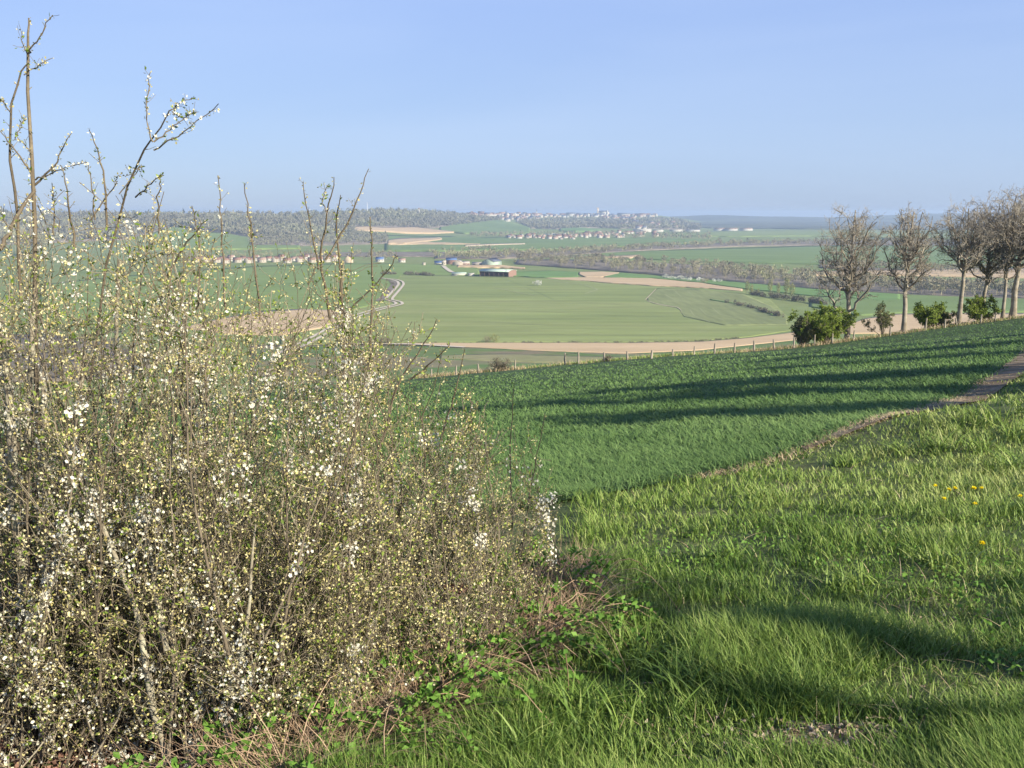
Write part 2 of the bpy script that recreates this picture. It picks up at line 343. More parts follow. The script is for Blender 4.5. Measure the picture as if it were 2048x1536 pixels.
walls = [sm('wall_' + n, c, .1, scale=.5) for n, c in [('cream', (.40, .35, .28)), ('white', (.44, .41, .35)), ('ochre', (.50, .40, .28)), ('stone', (.50, .46, .38))]]
roofs = [sm('roof_' + n, c, .2, scale=.6) for n, c in [('red', (.24, .14, .10)), ('brown', (.20, .12, .09)), ('slate', (.11, .12, .15)), ('pink', (.31, .21, .16))]]
m_window = sm('window_glass', (.03, .035, .04), rough=.2)
m_bluesheet = sm('blue_roof_sheet', (.10, .15, .26), rough=.5); m_greensheet = sm('green_roof_sheet', (.38, .46, .36), .08, rough=.5)
m_planks = M('brown_planks', [(.20, .12, .09), (.30, .19, .145)], scale=1.2, stretch=(6, 6, .2)); m_shade = sm('dark_interior', (.05, .04, .04))
m_steel = sm('pale_steel', (.6, .6, .6), rough=.5)

# ------------------------------------------------------------------ terrain: one sheet to the horizon
ang = np.concatenate([np.arange(-180, -42, 4.), np.arange(-42, 42, .16), np.arange(42, 181, 4.)])
ang = np.unique(np.round(ang, 3)); rad = np.concatenate([[.3], np.geomspace(1.0, 17000, 520)])
A, Rr = np.meshgrid(np.radians(ang), rad); GX = Rr * np.sin(A); GY = Rr * np.cos(A); GZ = height(GX, GY)
n_r, n_a = A.shape; idx = np.arange(n_r * n_a).reshape(n_r, n_a)
Q = np.stack([idx[:-1, :-1], idx[:-1, 1:], idx[1:, 1:], idx[1:, :-1]], -1).reshape(-1, 4)
fc = (Rr[:-1, :-1] > 150).ravel().astype(int) + (Rr[:-1, :-1] > 7600).ravel()
g = mesh('ground', np.stack([GX, GY, GZ], -1), Q, [m_ground, m_far, m_forest], mi=fc, smooth=True); tag(g, kind='structure')

def patch(name, top, bot, mat, x0=None, x1=None, nx=90, ny=14, lift=0.0004, base=.02):
    x0 = x0 if x0 is not None else max(min(t[0] for t in top), min(t[0] for t in bot)); x1 = x1 if x1 is not None else min(max(t[0] for t in top), max(t[0] for t in bot))
    xs = np.linspace(x0, x1, nx); jit = (fbm(xs * .03 + len(name), xs * 0 + x0) - .5) * 1.2
    yt = interp(xs, top) + jit; yb = interp(xs, bot) + (fbm(xs * .05 + 7, xs * 0 + x1) - .5) * 1.0; yb = np.maximum(yb, yt + .15)
    s = np.linspace(0, 1, ny)[:, None]; PX = np.broadcast_to(xs, (ny, nx)); PY = yt * (1 - s) + yb * s
    H = hit(PX, PY); H[..., 2] = height(H[..., 0], H[..., 1]) + base + lift * H[..., 1]
    H = np.concatenate([H[:1], H, H[-1:]]); H = np.concatenate([H[:, :1], H, H[:, -1:]], 1); gz = height(H[..., 0], H[..., 1]) - .5
    for sl in (np.s_[0, :], np.s_[-1, :], np.s_[:, 0], np.s_[:, -1]): H[sl + (2,)] = gz[sl]
    nx += 2; ny += 2; i = np.arange(nx * ny).reshape(ny, nx)
    q = np.stack([i[1:, :-1], i[1:, 1:], i[:-1, 1:], i[:-1, :-1]], -1).reshape(-1, 4); q = q[(H[..., 1].ravel()[q] > 180).all(1)]
    return tag(mesh(name, H, q, mat, smooth=False), kind='structure')

# valley floor, from near to far
patch('meadow', [(500, 690), (800, 690), (960, 696), (1100, 703), (1250, 708), (1400, 701), (1600, 680)], [(500, 790), (840, 775), (1000, 750), (1200, 745), (1600, 710)], m_meadow, lift=.0003, ny=26)
patch('dry_meadow', [(880, 712), (1000, 708), (1150, 713), (1330, 716)], [(880, 717), (1000, 724), (1150, 727), (1330, 722)], m_drymeadow, ny=8, lift=.0006)
patch('ploughed_field', [(795, 687), (1050, 686), (1250, 686), (1400, 684), (1500, 676), (1600, 664)], [(795, 688.5), (960, 696), (1100, 703), (1250, 708), (1400, 701), (1600, 680)], m_soil, lift=.0006)
patch('green_field', [(560, 552), (790, 549), (960, 553), (1100, 556), (1200, 566), (1300, 573), (1400, 577), (1485, 584), (1540, 600), (1575, 634), (1640, 645)], [(560, 692), (680, 690), (795, 686), (1050, 685), (1250, 685), (1400, 682), (1500, 674), (1640, 652)], m_bigfield, nx=140, ny=60, lift=.0004)
patch('sparse_field', [(1294, 597), (1303, 588), (1315, 577), (1400, 580), (1485, 588), (1540, 612), (1575, 640)], [(1294, 600), (1305, 608), (1352, 616), (1362, 622), (1365, 634), (1450, 652), (1575, 650)], m_sparse, nx=70, ny=24, lift=.00052)
patch('field_margin', [(1290, 600), (1296, 594), (1312, 578)], [(1290, 601), (1297, 595.2), (1313, 578.2)], m_soil2, nx=14, ny=3, lift=.0006)
patch('field_margin', [(1292, 602), (1320, 610), (1355, 615.5), (1363, 621), (1364, 628)], [(1292, 602.4), (1319, 610.6), (1354, 616), (1362, 622), (1364, 628.4)], m_soil2, nx=24, ny=3, lift=.0006)
patch('left_field', [(80, 570), (330, 545), (520, 533), (700, 527), (880, 530), (960, 535), (960, 548)], [(80, 640), (330, 632), (560, 618), (700, 622), (775, 603), (800, 550), (960, 552)], m_leftfield, nx=140, ny=40, lift=.0006)
patch('ploughed_field', [(370, 655), (450, 636), (520, 624), (600, 619), (660, 621), (704, 630)], [(370, 657), (450, 668), (560, 672), (640, 658), (704, 632)], m_soil, lift=.0009)
patch('ploughed_field', [(1093, 557), (1165, 555.5), (1205, 556), (1300, 557.5), (1400, 567), (1485, 579)], [(1093, 557.7), (1200, 565), (1300, 572), (1400, 576), (1485, 583.5)], m_soil, lift=.0008)
patch('ploughed_field', [(1158, 545), (1200, 544.5), (1238, 547)], [(1158, 549), (1172, 555.6), (1203, 555.6), (1238, 548)], m_soil, nx=30, lift=.0010)
patch('green_strip', [(1000, 545), (1100, 543), (1156, 545)], [(1000, 552), (1090, 556), (1166, 555)], m_bright, lift=.0009)
patch('green_strip', [(1208, 553), (1240, 547), (1330, 555), (1500, 566), (1640, 578), (1800, 586)], [(1208, 555.5), (1300, 556.8), (1400, 566), (1485, 578), (1600, 590), (1800, 606)], m_bright, lift=.0009)
patch('tan_field', [(915, 531), (1000, 532), (1050, 537)], [(915, 535.5), (1000, 537), (1050, 539)], m_soil, nx=40, ny=4, lift=.0012)
patch('rough_field', [(600, 507), (800, 505), (1000, 506), (1100, 507)], [(600, 513), (800, 514), (1000, 515), (1100, 513)], m_soil2 if False else m_woodfloor, lift=.0008)
patch('green_field', [(1140, 508), (1290, 503), (1400, 499), (1640, 492), (1850, 490), (2150, 490)], [(1140, 516), (1290, 519), (1400, 524), (1640, 530), (1850, 545), (2150, 555)], m_deep, nx=80, lift=.0006)
patch('tan_field', [(1205, 515), (1240, 513), (1280, 511)], [(1205, 517), (1240, 517.5), (1262, 518), (1280, 512)], m_soil, nx=24, ny=4, lift=.0012)
patch('green_field', [(770, 471), (860, 473), (960, 475), (1100, 474), (1300, 477), (1420, 480)], [(770, 503), (860, 503), (960, 502), (1100, 500), (1300, 491), (1420, 489)], m_deep, nx=80, lift=.0006)
patch('yellow_field', [(1330, 467), (1450, 463.5), (1640, 463), (1850, 466), (2150, 468)], [(1330, 471), (1450, 474), (1640, 473), (1850, 480), (2150, 482)], m_yel, lift=.0008)
patch('tan_field', [(775, 482), (800, 478), (880, 477), (884, 479)], [(775, 489), (810, 489.5), (880, 481), (884, 480)], m_soil, nx=30, ny=5, lift=.0012)
patch('tan_field', [(776, 484), (850, 485), (960, 489)], [(776, 491), (850, 490), (960, 490)], m_soil, nx=30, ny=4, lift=.0009)
patch('tan_field', [(700, 457), (735, 453.5), (765, 457), (800, 456), (825, 455), (860, 460), (908, 465)], [(700, 462), (765, 464), (820, 468), (860, 468), (908, 466)], m_soil, nx=50, ny=6, lift=.0012)
patch('tan_field', [(930, 492), (980, 489), (1050, 488)], [(930, 494), (980, 492), (1050, 489.5)], m_soil2, nx=24, ny=3, lift=.0012)
patch('far_forest', [(1290, 445), (1340, 445.5), (2250, 445.5)], [(1290, 443), (1340, 450), (1420, 457), (1640, 459), (1850, 460), (2250, 460)], m_forest, nx=120, ny=20, lift=.001)
patch('hillside_pasture', [(880, 447), (930, 441), (980, 439), (1010, 444), (1060, 456)], [(880, 463), (930, 468), (1000, 470), (1060, 467)], m_deep, nx=50, ny=12, lift=.001)
patch('hillside_pasture', [(300, 470), (345, 452), (380, 463), (480, 470), (600, 482)], [(300, 500), (345, 500), (380, 500), (480, 500), (600, 498)], m_leftfield, nx=50, ny=12, lift=.001)
patch('hillside_pasture', [(1120, 458), (1150, 455), (1200, 461)], [(1120, 463), (1150, 465), (1200, 463)], m_bright, nx=24, ny=5, lift=.001)
patch('tan_field', [(1650, 664), (1690, 652), (1730, 638), (1790, 629), (1900, 627), (2200, 628)], [(1630, 664), (1700, 668), (1900, 668), (2200, 668)], m_soil, lift=.0008)
patch('green_field', [(1620, 596), (1800, 588), (2200, 584)], [(1620, 614), (1720, 632), (1800, 627), (2200, 624)], m_deep, lift=.0009)
patch('rough_field', [(1600, 545), (1800, 540), (2200, 535)], [(1600, 552), (1800, 552), (2200, 560)], m_soil, nx=40, ny=5, lift=.0012)
patch('pale_verge', [(1420, 600), (1500, 612), (1545, 630)], [(1420, 601), (1500, 613.3), (1545, 632)], m_bright, nx=20, ny=3, lift=.0012)

def ribbon(name, pix, wid, mat, lift=.0011, n=60, split=0.0):
    p = np.array(pix, float); t = np.linspace(0, len(p) - 1, n); px = np.interp(t, range(len(p)), p[:, 0]); py = np.interp(t, range(len(p)), p[:, 1])
    for _ in range(3): px[1:-1] = (px[:-2] + px[2:] + px[1:-1]) / 3; py[1:-1] = (py[:-2] + py[2:] + py[1:-1]) / 3
    H = hit(px, py); T = unit(np.gradient(H, axis=0)); S = unit(np.cross(T, [0, 0, 1.]))
    rows = [H + S * (o * wid) for o in (-.5, -.5 + (1 - split) / 2, .5 - (1 - split) / 2, .5)] if split else [H - S * wid / 2, H + S * wid / 2]
    V = np.stack(rows, 0); V[..., 2] = height(V[..., 0], V[..., 1]) + lift * V[..., 1] + .02
    i = np.arange(V.shape[0] * n).reshape(V.shape[0], n); qs = []
    for a in ([0, 2] if split else [0]): qs.append(np.stack([i[a, :-1], i[a, 1:], i[a + 1, 1:], i[a + 1, :-1]], -1))
    return tag(mesh(name, V, np.concatenate(qs)[:, ::-1], mat), kind='structure')
TRK = [(560, 712), (640, 672), (700, 637), (760, 619), (800, 610), (796, 605), (776, 601), (784, 592), (795, 580), (803, 570), (800, 564), (786, 560), (760, 558)]
ribbon('farm_track', TRK, 9.0, m_track, split=.34, n=90)
ribbon('track_bank', [(760, 603), (770, 594), (782, 580), (790, 570), (785, 562)], 9.0, m_woodfloor, lift=.0009)
ribbon('farm_road', [(886, 533), (893, 539), (903, 546), (915, 548)], 7.0, m_track, n=16)
ribbon('path', [(690, 688.5), (830, 690), (930, 696)], 4.0, m_track, n=30, lift=.0012)

# near crop, bare path along its edge
YB = [(4, -8), (7.6, -2.2), (8.9, .9), (10.2, 2.9), (12.0, 4.8), (14.8, 7.1), (22, 12.3), (36, 21.3), (60, 38), (110, 80), (160, 130)]
def xb(Y): return np.interp(Y, *zip(*YB))
EDGE = [(-500, 830), (300, 792), (700, 768), (840, 755), (960, 745), (1130, 730), (1300, 717.5), (1430, 706), (1550, 696), (1700, 679), (1850, 659), (2048, 637), (2500, 585)]
ex = np.linspace(-500, 2400, 60); eh = hit(ex, interp(ex, EDGE)); eY = np.minimum(eh[:, 1], 106 + .14 * np.clip(raydir(ex, np.full(len(ex), 700.))[:, 0] * 110, -60, 80))
for _ in range(4): eY[1:-1] = (eY[:-2] + eY[1:-1] * 2 + eY[2:]) / 4
eX = raydir(ex, interp(ex, EDGE)); eX = eX[:, 0] / eX[:, 1] * eY
def yfar(X): return np.interp(X, eX, eY)
print('fence distances', eY[::8].round(0))
xs = np.linspace(-70, 110, 220); rows = []
yn = np.interp(xs, [b for a, b in YB], [a for a, b in YB]); yf = np.maximum(yfar(xs), yn + .5)
s = (np.linspace(0, 1, 140) ** 1.8)[:, None]; CY = yn * (1 - s) + yf * s; CX = np.broadcast_to(xs, CY.shape)
i = np.arange(CY.size).reshape(CY.shape); q = np.stack([i[:-1, :-1], i[:-1, 1:], i[1:, 1:], i[1:, :-1]], -1).reshape(-1, 4)
tag(mesh('crop_field', np.stack([CX, CY, height(CX, CY) + .03], -1), q, m_cropsoil, smooth=True), kind='structure')
ys = np.linspace(11, 70, 120)[:, None]; k = np.linspace(0, 1, 8)[None, :]
wd = np.interp(ys, [11, 12.5, 14, 22, 70], [.03, .20, .38, .8, 1.7]); PX_ = xb(ys) - .1 + wd * k; PY_ = ys + 0 * k - .3 * k
i = np.arange(PX_.size).reshape(PX_.shape); q = np.stack([i[:-1, :-1], i[:-1, 1:], i[1:, 1:], i[1:, :-1]], -1).reshape(-1, 4)
tag(mesh('path', np.stack([PX_, PY_, height(PX_, PY_) + .036], -1), q, m_earth, smooth=True), kind='structure')

# ------------------------------------------------------------------ crop and grass
N = 150000
P = near_hits(N * 3, -250, 2350, 630, 1080)
ok = (P[:, 0] < xb(P[:, 1]) - .05 + rng.normal(0, .12, len(P))) & (P[:, 1] < yfar(P[:, 0])) & (P[:, 1] > 4) & (P[:, 1] < 120)
P = P[ok]; Y = P[:, 1]; P[:, 2] = height(P[:, 0], P[:, 1])
vv = np.clip(.5 + .9 * (fbm(P[:, 0] * .25, P[:, 1] * .25) - .5) + rng.normal(0, .22, len(P)), 0, 1)
hv = rng.uniform(.10, .19, len(P)) * (.85 + .4 * (fbm(P[:, 0] * .7, P[:, 1] * .7))); b = MB()
blades(b, P, hv, np.clip(Y * .0013, .012, .08), rng.uniform(.5, 1.8, len(P)), vv, levels=2, droop=.7)
tag(b.build('wheat_crop', m_wheat), 'dense dark green young cereal covering the sloping field', 'crop', kind='stuff'); print('wheat', len(P))

bare = lambda X, Y: (.25 + 1.1 * fbm(X * 3.5, Y * 3.5)) * (np.exp(-(((X - 1.20) / .34) ** 2 + ((Y - 3.12) / .17) ** 2)) + .45 * np.exp(-(((X - 2.2) / .5) ** 2 + ((Y - 4.4) / .3) ** 2)) + .4 * np.exp(-(((X - 2.1) / .5) ** 2 + ((Y - 3.5) / .2) ** 2)))
N = 330000
P = near_hits(N, 450, 2400, 690, 1750)
X, Y = P[:, 0], P[:, 1]
pathw = np.interp(Y, [11, 12.5, 14, 22, 70], [.0, .15, .30, .7, 1.5])
ok = (X > xb(Y) + pathw + rng.normal(0, .15, len(P))) & (Y > 1.9) & (Y < 60) & (rng.random(len(P)) > bare(X, Y) * 1.0)
ok &= X > np.minimum(-.60 + .68 * (Y - 3.2), .34 + .10 * (Y - 4.6)) + rng.normal(-.02, .08, len(P))
P = P[ok]; X, Y = P[:, 0], P[:, 1]; tuft = fbm(X * 1.7, Y * 1.7); big = fbm(X * .5 + 4, Y * .5)
keep = rng.random(len(P)) < .35 + 1.3 * np.clip(tuft - .25, 0, 1); P = P[keep]; X, Y = P[:, 0], P[:, 1]; tuft = tuft[keep]; big = big[keep]
P[:, 2] = height(X, Y) - .01
hv = (.055 + .25 * np.clip(tuft - .3, 0, .5) + .12 * np.clip(big - .45, 0, .5)) * rng.uniform(.6, 1.35, len(P)) * (1 - .55 * np.clip(bare(X, Y), 0, 1))
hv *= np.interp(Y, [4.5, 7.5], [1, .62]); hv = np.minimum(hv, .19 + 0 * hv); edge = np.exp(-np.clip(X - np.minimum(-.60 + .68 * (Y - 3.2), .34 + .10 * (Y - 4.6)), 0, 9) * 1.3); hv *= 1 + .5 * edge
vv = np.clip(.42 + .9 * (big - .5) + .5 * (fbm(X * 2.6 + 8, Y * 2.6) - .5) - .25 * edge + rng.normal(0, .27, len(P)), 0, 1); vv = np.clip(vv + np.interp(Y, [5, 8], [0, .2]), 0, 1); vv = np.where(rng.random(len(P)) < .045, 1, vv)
az = fbm(X * .8, Y * .8) * 9 + rng.normal(0, 2.2, len(P)); b = MB()
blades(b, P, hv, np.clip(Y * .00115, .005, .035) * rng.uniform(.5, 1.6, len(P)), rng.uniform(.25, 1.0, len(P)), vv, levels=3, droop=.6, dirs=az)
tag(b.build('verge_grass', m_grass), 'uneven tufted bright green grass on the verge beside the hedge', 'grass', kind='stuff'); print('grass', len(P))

# coarse long-leaved tufts on the mound and along the verge
TF = [(1960, 850, .30), (2040, 880, .32), (1880, 900, .24), (2030, 940, .28), (1800, 905, .20), (1960, 905, .24), (1690, 930, .18), (1520, 1000, .15), (2070, 830, .3), (1430, 1300, .17), (1350, 1390, .2), (1260, 1330, .2), (1560, 1260, .16), (1180, 1440, .2), (1000, 1490, .2), (1700, 1180, .16), (1880, 1130, .16), (1450, 1120, .15)]
b = MB()
for a_, c_, h_ in TF:
    g_ = hit(a_, c_); n = 90; p_ = g_ + rng.normal(0, .07, (n, 3)) * [1, 1, 0] * (.6 + h_ * 4); p_[:, 2] = height(p_[:, 0], p_[:, 1]) - .01
    blades(b, p_, h_ * rng.uniform(.6, 1.4, n), rng.uniform(.006, .012, n) * (1 + g_[1] * .05), rng.uniform(.3, 1.3, n), np.clip(rng.normal(.5, .22, n), 0, 1), levels=4, droop=.8)
tag(b.build('long_grass', m_grass), 'coarse tufts of longer arching grass scattered over the verge', 'grass', kind='stuff')

# dead straw, clover and dandelion rosettes mixed into the turf
P = near_hits(4500, 600, 2400, 900, 1750); X, Y = P[:, 0], P[:, 1]; ok = (X > np.minimum(-.60 + .68 * (Y - 3.2), .34 + .10 * (Y - 4.6)) + .05) & (X > xb(Y) + .3) & (rng.random(len(P)) < .15 + 1.6 * np.clip(fbm(X * .9 + 20, Y * .9) - .42, 0, 1)); P = P[ok]; P[:, 2] = height(P[:, 0], P[:, 1]); n = len(P); b = MB()
blades(b, P, rng.uniform(.03, .12, n), np.clip(P[:, 1] * .0009, .003, .02), rng.uniform(.5, 2.4, n), rng.random(n), levels=3); tag(b.build('dead_grass', m_straw), 'dead straw coloured blades scattered through the green turf', 'dry grass', kind='stuff')
P = near_hits(11000, 600, 2400, 1000, 1750); X, Y = P[:, 0], P[:, 1]; ok = (X > np.minimum(-.60 + .68 * (Y - 3.2), .34 + .10 * (Y - 4.6)) + .1) & (X > xb(Y) + .3) & (fbm(X * 1.6 + 50, Y * 1.6) > .57); P = P[ok]; P[:, 2] = height(P[:, 0], P[:, 1]) + rng.uniform(.02, .07, len(P)); n = len(P); b = MB()
leaves(b, P, rng.normal(size=P.shape) * [1, 1, .35] + [0, 0, .15], rng.uniform(.018, .04, n), rng.uniform(.012, .026, n)); tag(b.build('ground_weeds', m_bramble), 'low broad leaved weeds growing in patches of the verge', 'weeds', kind='stuff')

# dry straw between crop and verge, and along the fence
n = 7000; Y = rng.uniform(9.6, 20, n); X = xb(Y) + rng.normal(.06, .17, n); n0 = hit([1740, 1450, 1180], [880, 950, 1010]); 
P = np.stack([X, Y, height(X, Y)], 1); b = MB(); blades(b, P, rng.uniform(.03, .09, n), .010, rng.uniform(.8, 2.2, n), rng.random(n), levels=2)
tag(b.build('dry_grass', m_straw), 'dry tan grass between the cereal and the green verge', 'dry grass', kind='stuff')
n = 9000; pxx = rng.uniform(830, 2150, n); dens = interp(pxx, [(830, .8), (1040, .8), (1060, .2), (1200, .25), (1240, .1), (1450, .3), (1500, .7), (1640, .9), (1800, .5), (2150, .4)])
pxx = pxx[rng.random(n) < dens]; Xe = np.interp(pxx, ex, eX); Ye = np.interp(pxx, ex, eY) + rng.uniform(-.4, 2.2, len(pxx)); Xe = Xe + rng.normal(0, .2, len(pxx))
P = np.stack([Xe, Ye, height(Xe, Ye)], 1); b = MB(); blades(b, P, rng.uniform(.25, .8, len(P)), .05, rng.uniform(.2, 1, len(P)), rng.random(len(P)), levels=2)
tag(b.build('dry_grass', m_straw), 'tall dry grass at the foot of the fence posts', 'dry grass', kind='stuff')
n = 9000; pxx = rng.uniform(830, 2200, n); Xe = np.interp(pxx, ex, eX); Ye = np.interp(pxx, ex, eY) + rng.uniform(.0, 5, n)
P = np.stack([Xe, Ye, height(Xe, Ye)], 1); b = MB(); blades(b, P, rng.uniform(.2, .5, n), .07, rng.uniform(.2, 1, n), rng.uniform(.3, 1, n), levels=2)
tag(b.build('fence_grass', m_grass), 'light green grass growing along the fence line', 'grass', kind='stuff')

# ------------------------------------------------------------------ woods
def canopy(b, P, H, Wd, nt_, shape=.62, tri=.9, v=None, trunk=True):
    """bare or leafy small trees: irregular clouds of little triangles round a trunk"""
    N = len(P); H = np.broadcast_to(H, (N,)); Wd = np.broadcast_to(Wd, (N,)); v = rng.random(N) if v is None else np.broadcast_to(v, (N,))
    u = rng.normal(size=(N, nt_, 3)); u = unit(u) * rng.uniform(.25, 1, (N, nt_, 1)) ** .6
    lob = 1 + .35 * np.sin(u[..., 0] * 5 + rng.uniform(0, 6, (N, 1))) * np.cos(u[..., 1] * 4 + rng.uniform(0, 6, (N, 1)))
    c = np.stack([u[..., 0] * Wd[:, None] * .5 * lob, u[..., 1] * Wd[:, None] * .5 * lob, u[..., 2] * H[:, None] * shape * .5 + H[:, None] * (1 - shape * .5)], -1)
    c += P[:, None, :]
    c = c.reshape(-1, 3); s = (np.repeat(Wd, nt_) * tri * rng.uniform(.5, 1.3, N * nt_))[:, None]
    V = np.stack([c + rng.normal(size=c.shape) * s * [1, 1, 1.5] for _ in range(3)], 1)
    b.add(V.reshape(-1, 3), T=np.arange(len(c) * 3).reshape(-1, 3), v=np.repeat(np.clip(np.repeat(v, nt_) + rng.normal(0, .12, N * nt_), 0, 1), 3))
    if trunk:
        TP = np.stack([P, P + np.stack([0 * H, 0 * H, H * .8], 1)], 1); tubes(b, TP, np.stack([Wd * .03, Wd * .012], 1), 3, v=np.clip(v, 0, .6))
def scatter(top, bot, n):
    x0 = max(min(t[0] for t in top), min(t[0] for t in bot)); x1 = min(max(t[0] for t in top), max(t[0] for t in bot))
    px = rng.uniform(x0, x1, n); a = interp(px, top); c = interp(px, bot); py = a + (c - a) * rng.random(n)
    P = hit(px, py); P[:, 2] = height(P[:, 0], P[:, 1]); return P
def wood(name, label, top, bot, n, H, Wd, nt_, mat, tri=.10, floor=True, vr=(0, 1), cat='wood'):
    if floor: patch('wood_floor', top, bot, m_woodfloor, ny=6, lift=.0010)
    P = scatter(top, bot, n); b = MB(); k = rng.uniform(.75, 1.25, n); big = fbm(P[:, 0] * .006, P[:, 1] * .006)
    canopy(b, P, H * k, Wd * k * rng.uniform(.8, 1.2, n), nt_, tri=tri, v=np.clip(vr[0] + (vr[1] - vr[0]) * (big * 1.1 + rng.normal(0, .2, n) - .05), 0, 1), trunk=nt_ > 12)
    tag(b.build(name, mat), label, cat, kind='stuff')
wood('riverside_wood', 'grey brown leafless riverside wood crossing the valley behind the fields', [(1030, 520), (1200, 521), (1400, 532), (1640, 555), (1850, 575), (2200, 585)], [(1030, 529), (1160, 538), (1300, 549), (1400, 559), (1640, 580), (1850, 592), (2200, 604)], 620, 13.5, 9, 150, m_wood, tri=.055)
wood('valley_wood', 'second hazy band of bare wood between the valley fields', [(870, 512), (1000, 509), (1180, 501), (1300, 493), (1500, 485), (1700, 482), (2200, 482)], [(870, 518), (1000, 519), (1180, 509), (1300, 501), (1500, 493), (1700, 491), (2200, 494)], 750, 12, 11, 50, m_wood, tri=.075)
wood('valley_wood', 'bare wood strip beyond the deep green field behind the oaks', [(1640, 530), (1800, 540), (2200, 545)], [(1640, 536), (1800, 548), (2200, 556)], 160, 12, 9, 80, m_wood, tri=.06)
wood('village_trees', 'trees among the distant village at the foot of the hill', [(940, 468), (1060, 468), (1200, 466), (1420, 468)], [(940, 474), (1060, 478), (1200, 476), (1420, 482)], 300, 12, 12, 22, m_wood, tri=.11, floor=False)
wood('village_trees', 'bare trees around the red roofed village behind the blossoming shrub', [(370, 505), (560, 505), (790, 507)], [(370, 526), (560, 524), (790, 520)], 150, 9, 8, 70, m_wood, tri=.07, floor=False)
wood('ridge_wood', 'leafless wood covering the long ridge on the left', [(-300, 428), (0, 428), (120, 431), (300, 433), (420, 432), (600, 430), (700, 426), (780, 423), (860, 426), (930, 430), (945, 436), (1000, 441)], [(-300, 496), (0, 490), (250, 480), (340, 455), (420, 463), (500, 476), (700, 478), (712, 456), (780, 455), (860, 458), (950, 447), (1000, 440)], 5200, 17, 20, 26, m_woodhill, tri=.12)
wood('ridge_wood', 'lower purple grey wood at the foot of the left ridge', [(500, 462), (600, 458), (700, 462), (775, 474)], [(500, 492), (600, 492), (700, 490), (775, 488)], 700, 14, 14, 36, m_woodhill, tri=.09)
wood('hill_wood', 'wooded hillside under the hilltop town', [(1040, 443), (1110, 439), (1200, 440), (1260, 442), (1310, 437), (1350, 440), (1400, 450)], [(1040, 446), (1060, 457), (1120, 459), (1180, 456), (1300, 458), (1400, 461)], 1700, 12, 24, 22, m_woodhill, tri=.12)
wood('conifer_wood', 'small dark evergreen wood on the crest of the left ridge', [(262, 430), (330, 430)], [(262, 434), (330, 434)], 60, 16, 14, 40, m_conifer, tri=.09, floor=False)
wood('scrub', 'dark scrub in the hollow seen through the left shrub', [(-200, 680), (0, 668), (120, 672), (230, 690), (300, 720)], [(-200, 770), (0, 765), (120, 765), (230, 755), (300, 735)], 160, 5, 4.5, 300, m_hedge, tri=.05)
b = MB(); P = np.concatenate([scatter([(320, 515), (392, 515)], [(320, 535), (392, 535)], 16), scatter([(20, 505), (100, 505)], [(20, 515), (100, 515)], 14)])
canopy(b, P[:16], rng.uniform(14, 20, 16), 12, 260, tri=.035); tag(b.build('copse', m_wood), 'rounded leafless copse left of the red roofed village', 'copse', kind='stuff')
b = MB(); canopy(b, P[16:], rng.uniform(45, 62, 14), 34, 500, tri=.03); tag(b.build('copse', m_wood), 'big hazy rounded tree clump rising above the ridge at the far left', 'copse', kind='stuff')
# hedges and bushes of the valley
def hedge(name, label, pix, n, H, Wd, mat, nt_=110, jit=3, tri=.06, cat='hedge'):
    p = np.array(pix, float); t = rng.uniform(0, len(p) - 1, n); px = np.interp(t, range(len(p)), p[:, 0]); py = np.interp(t, range(len(p)), p[:, 1])
    P = hit(px, py); P[:, 1] += rng.normal(0, jit, n); P[:, 2] = height(P[:, 0], P[:, 1]) - .2; b = MB()
    canopy(b, P, H * rng.uniform(.6, 1.3, n), Wd * rng.uniform(.7, 1.3, n), nt_, shape=.9, tri=tri, trunk=False); tag(b.build(name, mat), label, cat)
hedge('hedge', 'low grey hedge left of the green roofed barn', [(762, 549), (820, 550), (866, 552)], 46, 5, 6, m_hedge, nt_=130)
hedge('hedge', 'dark bushy hedge at the right tip of the large pale green field', [(1452, 606), (1500, 616), (1545, 630), (1570, 637)], 34, 4.0, 4.5, m_hedge, nt_=160, jit=1.5)
hedge('hedge', 'scrubby hedge beside the bend of the farm track', [(765, 559), (782, 565), (788, 572)], 22, 2.4, 3, m_hedge)
hedge('hedge', 'dark bush row at the sharp corner of the farm track', [(762, 604), (778, 600)], 14, 2.2, 2.6, m_hedge)
hedge('hedge', 'thin hedge line between the large green field and the ploughed strip', [(700, 686), (860, 686), (1100, 685), (1250, 685), (1400, 682), (1480, 676)], 120, .9, 2.4, m_hedge, nt_=60, jit=.6)
hedge('hedge', 'white flecked hedge along the foot of the riverside wood', [(1325, 556), (1360, 560), (1400, 563), (1440, 565)], 30, 5, 6, m_white, nt_=70)
hedge('hedge', 'hedge of thorn bushes by the small tan fields far beyond the farm', [(860, 503), (930, 500), (980, 497)], 24, 9, 12, m_wood, nt_=60)
hedge('hedge', 'scrub of brown bushes right of the large field below the poplars', [(1500, 590), (1560, 598), (1620, 606), (1660, 612)], 50, 6, 6, m_hedge, nt_=140)
